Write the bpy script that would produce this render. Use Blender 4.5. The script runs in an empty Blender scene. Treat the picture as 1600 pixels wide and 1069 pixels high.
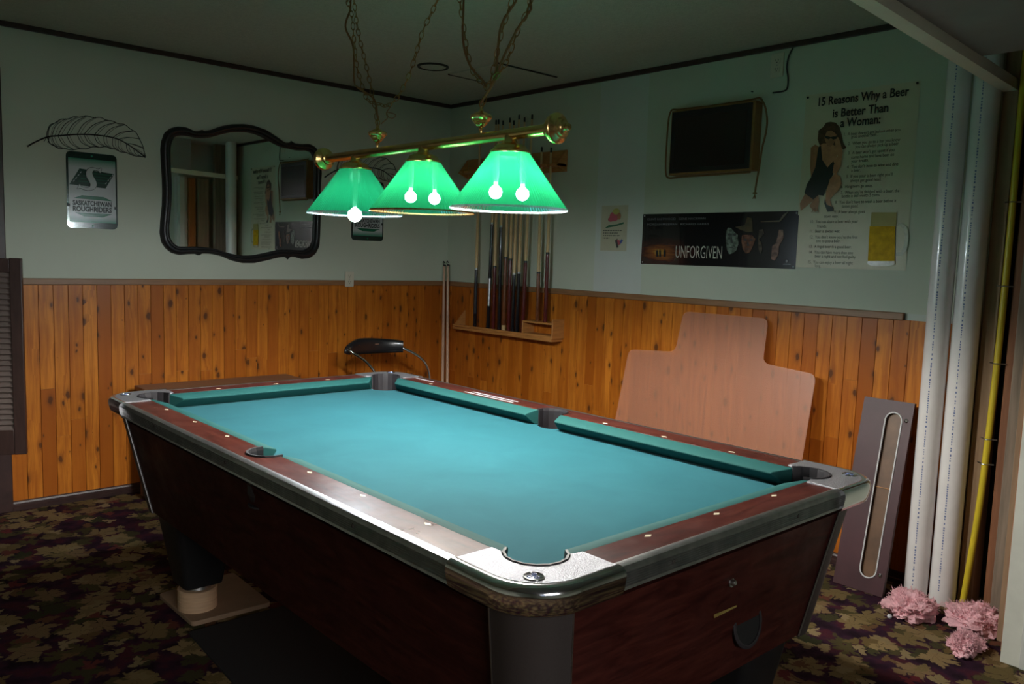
import bpy, math, random
from mathutils import Vector, Matrix, noise as mnoise
random.seed(7)
PI = math.pi
SC = bpy.context.scene
COL = SC.collection

# ------------------------------------------------------------------ camera
CAM = Vector((-3.6114, -4.6585, 1.3485))
YAW, PITCH, ROLL = 0.7406, 0.1023, 0.0327
fwd = Vector((math.sin(YAW)*math.cos(PITCH), math.cos(YAW)*math.cos(PITCH), -math.sin(PITCH)))
rgt0 = Vector((math.cos(YAW), -math.sin(YAW), 0))
up0 = rgt0.cross(fwd)
rgt = math.cos(ROLL)*rgt0 + math.sin(ROLL)*up0
upv = -math.sin(ROLL)*rgt0 + math.cos(ROLL)*up0
cam_data = bpy.data.cameras.new('camera')
cam = bpy.data.objects.new('camera', cam_data)
COL.objects.link(cam)
cam.matrix_world = Matrix(((rgt.x, upv.x, -fwd.x, CAM.x), (rgt.y, upv.y, -fwd.y, CAM.y),
                           (rgt.z, upv.z, -fwd.z, CAM.z), (0, 0, 0, 1)))
cam_data.sensor_width = 36
cam_data.lens = 28.95
cam_data.clip_start = 0.02
SC.camera = cam

# ------------------------------------------------------------------ light and exposure
SC.view_settings.view_transform = 'Standard'
SC.view_settings.look = 'None'
SC.view_settings.gamma = 1
SC.view_settings.use_curve_mapping = False
SC.view_settings.exposure = 0.0
BULB_LOW = 1200.0      # bare bulb at the rim of the far shade
BULB_IN = 1450.0       # bulbs inside the middle shade
BULB_NEAR = 2200.0     # bulbs inside the near shade
W = bpy.data.worlds.new('world'); SC.world = W; W.use_nodes = True
W.node_tree.nodes['Background'].inputs[0].default_value = (0.55, 0.68, 0.9, 1)
W.node_tree.nodes['Background'].inputs[1].default_value = 0.6
def window_light(name, loc, rot, sx, sy, power, color):
    ld = bpy.data.lights.new(name, 'AREA'); ld.shape = 'RECTANGLE'; ld.size = sx; ld.size_y = sy
    ld.energy = power; ld.color = color
    o = bpy.data.objects.new(name, ld); COL.objects.link(o); o.location = loc; o.rotation_euler = rot
    return o
window_light('window_daylight', (-3.5, -9.0, 2.7), (math.radians(72), 0, 0), 3.2, 1.9, 480.0, (1.0, 0.93, 0.86))   # sky outside the back window
try:
    SC.cycles.use_denoising = True
    SC.cycles.sample_clamp_indirect = 4.0
    SC.cycles.max_bounces = 10
    SC.cycles.transparent_max_bounces = 16
    SC.cycles.caustics_reflective = True
except Exception:
    pass

# ------------------------------------------------------------------ tags
def tag(o, label=None, cat=None, group=None, kind=None):
    if label: o['label'] = label
    if cat: o['category'] = cat
    if group: o['group'] = group
    if kind: o['kind'] = kind
    return o
def empty(name, loc, rot=None, mat=None):
    o = bpy.data.objects.new(name, None); COL.objects.link(o)
    o.empty_display_size = 0.1
    if mat is not None:
        o.matrix_world = mat
    else:
        o.location = loc
        if rot is not None: o.rotation_euler = rot
    return o
def frame_right(y, z, x=0.0):      # local X runs along the right wall, Y up, Z out of the wall
    return Matrix(((0, 0, -1, x), (-1, 0, 0, y), (0, 1, 0, z), (0, 0, 0, 1)))
def frame_left(x, z, y=0.0):       # the same for the left wall
    return Matrix(((1, 0, 0, x), (0, 0, -1, y), (0, 1, 0, z), (0, 0, 0, 1)))

# ------------------------------------------------------------------ mesh builder
class MB:
    def __init__(s): s.v = []; s.f = []; s.m = []; s.fa = []
    def add(s, vs, fs, mi=0, a=0.0):
        n = len(s.v); s.v += [tuple(p) for p in vs]
        for f in fs:
            s.f.append([n+i for i in f]); s.m.append(mi); s.fa.append(a)
        return s
    def box(s, x0, x1, y0, y1, z0, z1, mi=0, a=0.0):
        vs = [(x0,y0,z0),(x1,y0,z0),(x1,y1,z0),(x0,y1,z0),(x0,y0,z1),(x1,y0,z1),(x1,y1,z1),(x0,y1,z1)]
        return s.add(vs, [(0,3,2,1),(4,5,6,7),(0,1,5,4),(1,2,6,5),(2,3,7,6),(3,0,4,7)], mi, a)
    def prism(s, pts, z0, z1, mi=0, cap=True):
        n = len(pts)
        vs = [(p[0],p[1],z0) for p in pts]+[(p[0],p[1],z1) for p in pts]
        fs = [(i,(i+1)%n,n+(i+1)%n,n+i) for i in range(n)]
        if cap: fs += [tuple(range(n-1,-1,-1)), tuple(range(n,2*n))]
        return s.add(vs, fs, mi)
    def sweep(s, prof, axis, a0, a1, mi=0, sgn=1, cap=True):
        # profile (p,z) in the plane across the axis; p is multiplied by sgn
        n = len(prof)
        def P(t, q):
            return (q[0]*sgn, t, q[1]) if axis == 'y' else (t, q[0]*sgn, q[1])
        vs = [P(a0, q) for q in prof]+[P(a1, q) for q in prof]
        fs = [(i,(i+1)%n,n+(i+1)%n,n+i) for i in range(n)]
        if cap: fs += [tuple(range(n-1,-1,-1)), tuple(range(n,2*n))]
        return s.add(vs, fs, mi)
    def loft(s, rings, closed=True, cap=True, mi=0):
        n = len(rings[0]); vs = [p for r in rings for p in r]; fs = []
        for k in range(len(rings)-1):
            for i in range(n if closed else n-1):
                j = (i+1) % n
                fs.append((k*n+i, k*n+j, (k+1)*n+j, (k+1)*n+i))
        if cap and closed:
            fs += [tuple(range(n-1,-1,-1)), tuple(range((len(rings)-1)*n, len(rings)*n))]
        return s.add(vs, fs, mi)
    def lathe(s, prof, segs=24, mat=None, mi=0, closed_prof=False, rmod=None):
        # prof (r,z); mat: 4x4
        vs = []
        for i in range(segs):
            a = 2*PI*i/segs
            for (r, z) in prof:
                rr = r + (rmod(i, z) if rmod else 0)
                p = Vector((rr*math.cos(a), rr*math.sin(a), z))
                vs.append(tuple(mat @ p) if mat is not None else tuple(p))
        m = len(prof); fs = []
        for i in range(segs):
            j = (i+1) % segs
            for k in range(m if closed_prof else m-1):
                l = (k+1) % m
                fs.append((i*m+k, j*m+k, j*m+l, i*m+l))
        return s.add(vs, fs, mi)
    def tube(s, pts, r, segs=8, mi=0, closed=False, cap=True):
        pts = [Vector(p) for p in pts]; n = len(pts); rings = []
        prev = None
        for i in range(n):
            if closed: t = pts[(i+1) % n]-pts[i-1]
            elif i == 0: t = pts[1]-pts[0]
            elif i == n-1: t = pts[-1]-pts[-2]
            else: t = pts[i+1]-pts[i-1]
            t = t.normalized() if t.length > 1e-9 else Vector((0,0,1))
            if prev is None:
                u = t.orthogonal().normalized()
            else:
                u = prev-t*prev.dot(t)
                u = u.normalized() if u.length > 1e-6 else t.orthogonal().normalized()
            prev = u; w = t.cross(u)
            rr = r[i] if isinstance(r, (list, tuple)) else r
            rings.append([tuple(pts[i]+u*rr*math.cos(2*PI*k/segs)+w*rr*math.sin(2*PI*k/segs)) for k in range(segs)])
        if closed:
            vs = [p for q in rings for p in q]; fs = []
            for k in range(n):
                l = (k+1) % n
                for i in range(segs):
                    j = (i+1) % segs
                    fs.append((k*segs+i, k*segs+j, l*segs+j, l*segs+i))
            return s.add(vs, fs, mi)
        return s.loft(rings, True, cap, mi)
    def poly(s, pts, mi=0): return s.add(pts, [tuple(range(len(pts)))], mi)
    def flat(s, pts, z, mi=0): return s.poly([(p[0], p[1], z) for p in pts], mi)
    def build(s, name, mats, parent=None, bevel=0.0, smooth=None, seg=2, loc=None, mat=None, attr=False, sub=0):
        me = bpy.data.meshes.new(name); me.from_pydata(s.v, [], s.f)
        if not isinstance(mats, (list, tuple)): mats = [mats]
        for m in mats: me.materials.append(m)
        for i, p in enumerate(me.polygons): p.material_index = s.m[i]
        if attr:
            at = me.attributes.new('rnd', 'FLOAT', 'FACE')
            for i in range(len(s.fa)): at.data[i].value = s.fa[i]
        me.update()
        import bmesh
        bm = bmesh.new(); bm.from_mesh(me); bmesh.ops.recalc_face_normals(bm, faces=bm.faces); bm.to_mesh(me); bm.free()
        if smooth is not None:
            me.shade_smooth(); me.set_sharp_from_angle(angle=math.radians(smooth))
        o = bpy.data.objects.new(name, me); COL.objects.link(o)
        if mat is not None: o.matrix_world = mat
        if loc is not None: o.location = loc
        if parent is not None: o.parent = parent
        if bevel:
            b = o.modifiers.new('bevel', 'BEVEL'); b.width = bevel; b.segments = seg; b.limit_method = 'ANGLE'
            b.angle_limit = math.radians(35); b.harden_normals = False
            if smooth is None:
                me.shade_smooth(); me.set_sharp_from_angle(angle=math.radians(40))
        if sub:
            b = o.modifiers.new('subdivision', 'SUBSURF'); b.levels = sub; b.render_levels = sub
        return o
def fillet(pts, r, n=5):
    out = []; N = len(pts)
    for i in range(N):
        p = Vector(pts[i][:2]); a = Vector(pts[i-1][:2])-p; b = Vector(pts[(i+1) % N][:2])-p
        rr = pts[i][2] if len(pts[i]) > 2 else r
        if rr <= 0: out.append(tuple(p)); continue
        ang = a.angle(b); d = min(rr/math.tan(ang/2), a.length*0.49, b.length*0.49)
        p0 = p+a.normalized()*d; p1 = p+b.normalized()*d
        for k in range(n+1):
            t = k/n; q = p0*(1-t)**2+p*2*t*(1-t)+p1*t*t; out.append((q.x, q.y))
    return out
def rrect(hu, hv, r, n=6, cx=0, cy=0):
    out = []
    for (sx, sy, a0) in ((1,1,0),(-1,1,PI/2),(-1,-1,PI),(1,-1,3*PI/2)):
        for k in range(n+1):
            a = a0+PI/2*k/n
            out.append((cx+sx*(hu-r)+r*math.cos(a), cy+sy*(hv-r)+r*math.sin(a)))
    return out
def ellipse(cx, cy, a, b, n=20): return [(cx+a*math.cos(2*PI*k/n), cy+b*math.sin(2*PI*k/n)) for k in range(n)]
def smoothpts(pts, n=6):
    # Catmull-Rom through the points
    P = [Vector(p) for p in pts]; P = [P[0]*2-P[1]]+P+[P[-1]*2-P[-2]]; out = []
    for i in range(1, len(P)-2):
        for k in range(n):
            t = k/n; a, b, c, d = P[i-1], P[i], P[i+1], P[i+2]
            out.append(0.5*((2*b)+(c-a)*t+(2*a-5*b+4*c-d)*t*t+(3*b-a-3*c+d)*t**3))
    out.append(P[-2]); return out
def text(body, x, y, size, z=0.0008, width=None, bold=0.0, shear=0.0, align='LEFT'):
    cu = bpy.data.curves.new('t', 'FONT'); cu.body = body; cu.size = size; cu.offset = bold; cu.shear = shear
    cu.resolution_u = 3
    o = bpy.data.objects.new('t', cu); COL.objects.link(o)
    bpy.context.view_layer.update()
    me = bpy.data.meshes.new_from_object(o.evaluated_get(bpy.context.evaluated_depsgraph_get()))
    vs = [tuple(v.co) for v in me.vertices]; fs = [tuple(p.vertices) for p in me.polygons]
    bpy.data.objects.remove(o); bpy.data.curves.remove(cu); bpy.data.meshes.remove(me)
    if not vs: return [], []
    x0 = min(v[0] for v in vs); x1 = max(v[0] for v in vs)
    k = width/(x1-x0) if width else 1.0
    w = (x1-x0)*k
    ox = x-(w/2 if align == 'CENTER' else 0)
    return [(ox+(v[0]-x0)*k, y+v[1], z) for v in vs], fs
def copy_tree(o, parent=None):
    c = o.copy(); COL.objects.link(c)
    if parent is not None: c.parent = parent
    for ch in [q for q in bpy.data.objects if q.parent == o]:
        copy_tree(ch, c)
    return c

# ------------------------------------------------------------------ materials
class NT:
    def __init__(s, name):
        s.mat = bpy.data.materials.new(name); s.mat.use_nodes = True
        s.n = s.mat.node_tree.nodes; s.l = s.mat.node_tree.links
        s.b = s.n['Principled BSDF']; s.out = s.n['Material Output']
    def new(s, t, **k):
        q = s.n.new(t)
        for a, v in k.items(): setattr(q, a, v)
        return q
    def ln(s, a, b): s.l.new(a, b)
    def coord(s, scale=(1,1,1), kind='Object'):
        c = s.new('ShaderNodeTexCoord'); m = s.new('ShaderNodeMapping'); m.inputs['Scale'].default_value = scale
        s.ln(c.outputs[kind], m.inputs[0]); return m.outputs[0]
    def noise(s, vec, scale, detail=3, rough=0.5, dist=0.0):
        q = s.new('ShaderNodeTexNoise'); q.inputs['Scale'].default_value = scale; q.inputs['Detail'].default_value = detail
        q.inputs['Roughness'].default_value = rough; q.inputs['Distortion'].default_value = dist
        s.ln(vec, q.inputs['Vector']); return q.outputs['Fac']
    def ramp(s, fac, stops, interp='LINEAR'):
        q = s.new('ShaderNodeValToRGB'); q.color_ramp.interpolation = interp; e = q.color_ramp.elements
        while len(e) < len(stops): e.new(0.5)
        for i, (p, c) in enumerate(stops):
            e[i].position = p; e[i].color = (c[0], c[1], c[2], 1) if len(c) == 3 else c
        s.ln(fac, q.inputs[0]); return q.outputs[0]
    def mix(s, fac, a, b, mode='MIX'):
        q = s.new('ShaderNodeMix', data_type='RGBA', blend_type=mode)
        if isinstance(fac, float): q.inputs[0].default_value = fac
        else: s.ln(fac, q.inputs[0])
        for k, v in ((6, a), (7, b)):
            if isinstance(v, tuple): q.inputs[k].default_value = (v[0], v[1], v[2], 1)
            else: s.ln(v, q.inputs[k])
        return q.outputs[2]
    def math(s, op, a, b=None):
        q = s.new('ShaderNodeMath', operation=op)
        for k, v in ((0, a), (1, b)):
            if v is None: continue
            if isinstance(v, (int, float)): q.inputs[k].default_value = v
            else: s.ln(v, q.inputs[k])
        return q.outputs[0]
    def bump(s, h, strength=0.3, dist=0.01):
        q = s.new('ShaderNodeBump'); q.inputs['Strength'].default_value = strength; q.inputs['Distance'].default_value = dist
        s.ln(h, q.inputs['Height']); s.ln(q.outputs[0], s.b.inputs['Normal'])
def plain(name, col, rough=0.5, metal=0.0, var=0.0, vs=8.0, bump=0.0, bs=60.0, emit=None, estr=0.0, coat=0.0, spec=None, vscale=(1,1,1)):
    t = NT(name); b = t.b
    b.inputs['Base Color'].default_value = (*col, 1); b.inputs['Roughness'].default_value = rough; b.inputs['Metallic'].default_value = metal
    v = t.coord(vscale)
    if var:
        n = t.noise(v, vs, 4, 0.6)
        d = tuple(max(0, c*(1-var)) for c in col); h = tuple(min(1, c*(1+var)) for c in col)
        t.ln(t.ramp(n, [(0.3, d), (0.7, h)]), b.inputs['Base Color'])
    if bump:
        t.bump(t.noise(v, bs, 3, 0.6), bump, 0.004)
    if coat: b.inputs['Coat Weight'].default_value = coat; b.inputs['Coat Roughness'].default_value = 0.08
    if spec is not None: b.inputs['Specular IOR Level'].default_value = spec
    if emit: b.inputs['Emission Color'].default_value = (*emit, 1); b.inputs['Emission Strength'].default_value = estr
    return t.mat
M = {}
M['wall'] = plain('wall_paint', (0.53, 0.565, 0.455), 0.62, var=0.03, vs=3, bump=0.08, bs=140)
M['patch'] = plain('wall_filler', (0.57, 0.60, 0.55), 0.7, var=0.03, vs=5, bump=0.05, bs=90)
M['edge_board'] = plain('lit_edge_board', (0.86, 0.80, 0.64), 0.45, var=0.04, vs=6)  # colour raised and warmed to stand in for daylight on the board
M['ceiling'] = plain('ceiling_texture', (0.44, 0.46, 0.38), 0.85, var=0.08, vs=60, bump=0.8, bs=130)
M['white_trim'] = plain('white_trim', (0.62, 0.62, 0.58), 0.5, var=0.04, vs=6)
M['dark_trim'] = plain('dark_brown_trim', (0.045, 0.022, 0.020), 0.4, var=0.3, vs=14)
M['rail_trim'] = plain('chair_rail_oak', (0.27, 0.135, 0.060), 0.42, var=0.2, vs=6, vscale=(1,1,12))
M['brass'] = plain('brass', (0.75, 0.52, 0.20), 0.22, 1.0, var=0.15, vs=20)
M['brass_dull'] = plain('antique_brass_chain', (0.30, 0.19, 0.07), 0.38, 1.0, var=0.25, vs=30)
M['cord'] = plain('brown_cord', (0.20, 0.10, 0.035), 0.6)
M['chrome'] = plain('chrome', (0.80, 0.80, 0.82), 0.12, 1.0, var=0.04, vs=10)
M['steel'] = plain('worn_aluminium', (0.42, 0.42, 0.42), 0.34, 1.0, var=0.22, vs=22, bump=0.15, bs=120)
M['hammer'] = plain('hammered_silver', (0.36, 0.36, 0.39), 0.42, 0.8, var=0.18, vs=220, bump=0.9, bs=330)
M['brushed'] = plain('brushed_grey_metal', (0.085, 0.072, 0.070), 0.5, 0.6, var=0.08, vs=14, vscale=(60,60,1))
M['black'] = plain('black_paint', (0.012, 0.012, 0.013), 0.35, var=0.2)
M['rubber'] = plain('black_rubber', (0.018, 0.015, 0.018), 0.55, var=0.2, vs=30)
M['vinyl'] = plain('black_vinyl', (0.012, 0.012, 0.014), 0.28, coat=0.3, bump=0.1, bs=300)
M['ivory'] = plain('pearl_inlay', (0.75, 0.66, 0.48), 0.3)
M['plate'] = plain('ivory_outlet_plate', (0.62, 0.58, 0.46), 0.4)
M['paper'] = plain('poster_paper', (0.56, 0.52, 0.37), 0.42, var=0.05, vs=4, bump=0.25, bs=9)
M['ink'] = plain('black_ink', (0.010, 0.012, 0.012), 0.4)
M['ink_soft'] = plain('grey_ink', (0.06, 0.065, 0.06), 0.5)
M['white'] = plain('white_plastic', (0.62, 0.63, 0.64), 0.35)
M['pvc'] = plain('white_pvc', (0.78, 0.75, 0.73), 0.26, var=0.05, vs=9, coat=0.2)
M['blue_ink'] = plain('blue_print', (0.13, 0.17, 0.33), 0.5)
M['raw_wood'] = plain('raw_stud_wood', (0.30, 0.19, 0.11), 0.75, var=0.2, vs=5, vscale=(8,8,0.6))
M['red_wood'] = plain('red_brown_stud_wood', (0.22, 0.085, 0.035), 0.7, var=0.3, vs=5, vscale=(8,8,0.6))
M['grey_wood'] = plain('grey_weathered_stud', (0.24, 0.18, 0.13), 0.8, var=0.3, vs=5, vscale=(8,8,0.6))
M['orange_wood'] = plain('orange_varnished_wood', (0.38, 0.12, 0.025), 0.4, var=0.2, vs=5, vscale=(8,8,0.6))
M['rack'] = plain('rack_pine', (0.46, 0.20, 0.055), 0.45, var=0.18, vs=6, vscale=(2,2,10))
M['bench'] = plain('bench_wood', (0.26, 0.13, 0.075), 0.5, var=0.2, vs=6, vscale=(1.5,14,4))
M['yellow'] = plain('yellow_gas_pipe', (0.66, 0.50, 0.03), 0.38, var=0.06)
M['maple'] = plain('maple_shaft', (0.62, 0.42, 0.20), 0.3, var=0.1, vs=8, coat=0.4)
M['maroon'] = plain('maroon_butt', (0.10, 0.012, 0.012), 0.25, var=0.3, vs=20, coat=0.5)
M['cuebrown'] = plain('brown_butt', (0.17, 0.055, 0.02), 0.25, var=0.3, vs=20, coat=0.5)
M['cueblack'] = plain('black_butt', (0.010, 0.010, 0.013), 0.2, coat=0.5)
M['stick'] = plain('pale_stick', (0.56, 0.36, 0.24), 0.4, var=0.1)
M['tan_board'] = plain('tan_floor_board', (0.24, 0.155, 0.095), 0.7, var=0.15, vs=9)
M['puck'] = plain('beige_wood_block', (0.50, 0.33, 0.20), 0.6, var=0.15, vs=9, vscale=(1,1,14))
M['rug'] = plain('black_mat', (0.006, 0.006, 0.007), 0.95, bump=0.4, bs=400)
M['pink'] = plain('pink_insulation', (0.78, 0.44, 0.48), 0.95, var=0.22, vs=26, bump=0.9, bs=90)
M['winep'] = plain('wine_laminate', (0.055, 0.017, 0.021), 0.5, var=0.22, vs=5, vscale=(1,1,4))
M['plywood'] = plain('plywood_behind_window', (0.13, 0.066, 0.032), 0.5, var=0.35, vs=8)
M['mdf'] = plain('tv_wood', (0.24, 0.12, 0.030), 0.45, var=0.2, vs=7, vscale=(2,2,9))
M['screen'] = plain('dark_glass_screen', (0.014, 0.010, 0.009), 0.22, coat=0.3)
M['seam'] = plain('dark_seam', (0.03, 0.025, 0.02), 0.8)
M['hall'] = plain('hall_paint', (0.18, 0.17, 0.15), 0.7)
M['glow_white'] = plain('lamp_bulb', (0.9, 0.9, 0.9), 0.3, emit=(1.0, 0.96, 0.88), estr=BULB_IN)
M['glow_near'] = plain('near_lamp_bulb', (0.9, 0.9, 0.9), 0.3, emit=(1.0, 0.96, 0.88), estr=BULB_NEAR)
M['glow_low'] = plain('bare_lamp_bulb', (0.9, 0.9, 0.9), 0.3, emit=(0.86, 0.95, 1.0), estr=BULB_LOW)
M['socket'] = plain('socket_plastic', (0.5, 0.5, 0.48), 0.4)
M['slat'] = plain('lit_slat_wood', (0.17, 0.13, 0.115), 0.4, var=0.15, vs=10)  # paler, greyer than the door wood: light on the slats put into the colour
M['louver'] = plain('dark_shutter_wood', (0.050, 0.026, 0.022), 0.38, var=0.25, vs=10, vscale=(6,6,1))

def m_mahogany(name, c0, c1, c2, rough, sc):
    t = NT(name); v = t.coord(sc)
    n = t.noise(v, 3.0, 5, 0.62, 1.4)
    t.ln(t.ramp(n, [(0.25, c0), (0.5, c1), (0.75, c2)]), t.b.inputs['Base Color'])
    r = t.noise(t.coord((1,1,1)), 9, 4, 0.6)
    t.b.inputs['Specular IOR Level'].default_value = 0.13
    t.ln(t.ramp(r, [(0.3, (rough*0.75,)*3), (0.75, (min(1, rough*1.4),)*3)]), t.b.inputs['Roughness'])
    return t.mat
M['rail_long'] = m_mahogany('mahogany_rail_laminate', (0.026,0.006,0.005), (0.062,0.014,0.010), (0.10,0.028,0.019), 0.34, (9,1.6,9))
M['rail_short'] = m_mahogany('mahogany_end_rail_laminate', (0.026,0.006,0.005), (0.058,0.013,0.010), (0.09,0.025,0.017), 0.42, (1.6,9,9))
M['body'] = m_mahogany('mahogany_body_laminate', (0.016,0.0035,0.003), (0.040,0.009,0.007), (0.066,0.016,0.011), 0.46, (1.6,1.6,11))

def m_cloth():
    t = NT('green_billiard_cloth'); v = t.coord()
    n = t.noise(v, 5, 5, 0.65, 0.6)
    c = t.ramp(n, [(0.25, (0.011, 0.086, 0.108)), (0.5, (0.014, 0.098, 0.122)), (0.8, (0.018, 0.113, 0.140))])
    st = t.noise(t.coord((1, 3, 1)), 7, 6, 0.7, 2.2)
    f = t.ramp(st, [(0.64, (0, 0, 0)), (0.72, (0.5, 0.5, 0.5))])
    c = t.mix(t.math('MULTIPLY', f, 0.35), c, (0.03, 0.10, 0.115))
    t.ln(c, t.b.inputs['Base Color']); t.b.inputs['Roughness'].default_value = 0.85
    t.b.inputs['Sheen Weight'].default_value = 0.15; t.b.inputs['Sheen Roughness'].default_value = 0.4
    t.b.inputs['Sheen Tint'].default_value = (0.6, 1.0, 1.0, 1)
    t.b.inputs['Specular IOR Level'].default_value = 0.12
    t.bump(t.noise(v, 700, 2, 0.5), 0.12, 0.002)
    return t.mat
M['cloth'] = m_cloth()
M['cushion'] = plain('green_cushion_cloth', (0.012, 0.080, 0.076), 0.8, var=0.05, vs=6, spec=0.25)

def m_pine():
    t = NT('knotty_pine'); c = t.new('ShaderNodeTexCoord'); sep = t.new('ShaderNodeSeparateXYZ'); t.ln(c.outputs['Object'], sep.inputs[0])
    at = t.new('ShaderNodeAttribute', attribute_name='rnd'); r = at.outputs['Fac']
    s = t.math('ADD', sep.outputs[0], sep.outputs[1])
    off = t.math('MULTIPLY', r, 53.0)
    cmb = t.new('ShaderNodeCombineXYZ')
    t.ln(t.math('MULTIPLY', t.math('ADD', s, off), 1.0), cmb.inputs[0]); t.ln(t.math('ADD', sep.outputs[2], t.math('MULTIPLY', r, 17.0)), cmb.inputs[1])
    t.ln(r, cmb.inputs[2])
    P = cmb.outputs[0]
    # knots
    wob = t.new('ShaderNodeTexNoise'); wob.inputs['Scale'].default_value = 30; t.ln(P, wob.inputs['Vector'])
    mp = t.new('ShaderNodeMapping'); mp.inputs['Scale'].default_value = (12.5, 6.5, 0)
    dv = t.new('ShaderNodeVectorMath', operation='MULTIPLY_ADD'); t.ln(wob.outputs['Color'], dv.inputs[0]); dv.inputs[1].default_value = (0.012,)*3; t.ln(P, dv.inputs[2])
    t.ln(dv.outputs[0], mp.inputs[0])
    vo = t.new('ShaderNodeTexVoronoi', voronoi_dimensions='2D'); vo.inputs['Scale'].default_value = 1.0; vo.inputs['Randomness'].default_value = 1.0
    t.ln(mp.outputs[0], vo.inputs['Vector'])
    sepc = t.new('ShaderNodeSeparateColor'); t.ln(vo.outputs['Color'], sepc.inputs[0])
    size = t.math('MULTIPLY', t.math('SUBTRACT', sepc.outputs[0], 0.30), 0.21)       # many cells have no knot
    size = t.math('MAXIMUM', size, 0.0001)
    kd = t.math('DIVIDE', vo.outputs['Distance'], size)
    # grain bends round knots
    gm = t.new('ShaderNodeMapping'); gm.inputs['Scale'].default_value = (46, 2.2, 1); t.ln(P, gm.inputs[0])
    bend = t.math('DIVIDE', 1.0, t.math('ADD', kd, 0.8))
    gv = t.new('ShaderNodeVectorMath', operation='ADD'); t.ln(gm.outputs[0], gv.inputs[0])
    cb = t.new('ShaderNodeCombineXYZ'); t.ln(t.math('MULTIPLY', bend, 1.6), cb.inputs[0]); t.ln(cb.outputs[0], gv.inputs[1])
    g = t.noise(gv.outputs[0], 1.0, 4, 0.6, 0.5)
    base = t.ramp(r, [(0.0, (0.33, 0.085, 0.007)), (0.2, (0.48, 0.142, 0.012)), (0.4, (0.66, 0.230, 0.025)), (0.6, (0.42, 0.115, 0.010)), (0.8, (0.60, 0.205, 0.022)), (1.0, (0.48, 0.145, 0.013))])
    col = t.mix(t.ramp(g, [(0.38, (0,0,0)), (0.62, (0.75,0.75,0.75)), (0.8, (1,1,1))]), base, (0.34, 0.085, 0.007))
    blot = t.noise(P, 5.0, 3, 0.6)
    col = t.mix(t.ramp(blot, [(0.5, (0,0,0)), (0.8, (0.5,0.5,0.5))]), col, (0.30, 0.075, 0.008))
    k = t.ramp(t.math('MULTIPLY', kd, 0.33), [(0.0, (1,1,1)), (0.26, (0.95,0.95,0.95)), (0.36, (0.45,0.45,0.45)), (0.6, (0.16,0.16,0.16)), (1.0, (0,0,0))])
    col = t.mix(k, col, (0.10, 0.030, 0.008))
    t.ln(col, t.b.inputs['Base Color']); t.b.inputs['Roughness'].default_value = 0.36
    t.b.inputs['Coat Weight'].default_value = 0.05; t.b.inputs['Coat Roughness'].default_value = 0.25; t.b.inputs['Specular IOR Level'].default_value = 0.35
    return t.mat
M['pine'] = m_pine()

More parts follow.
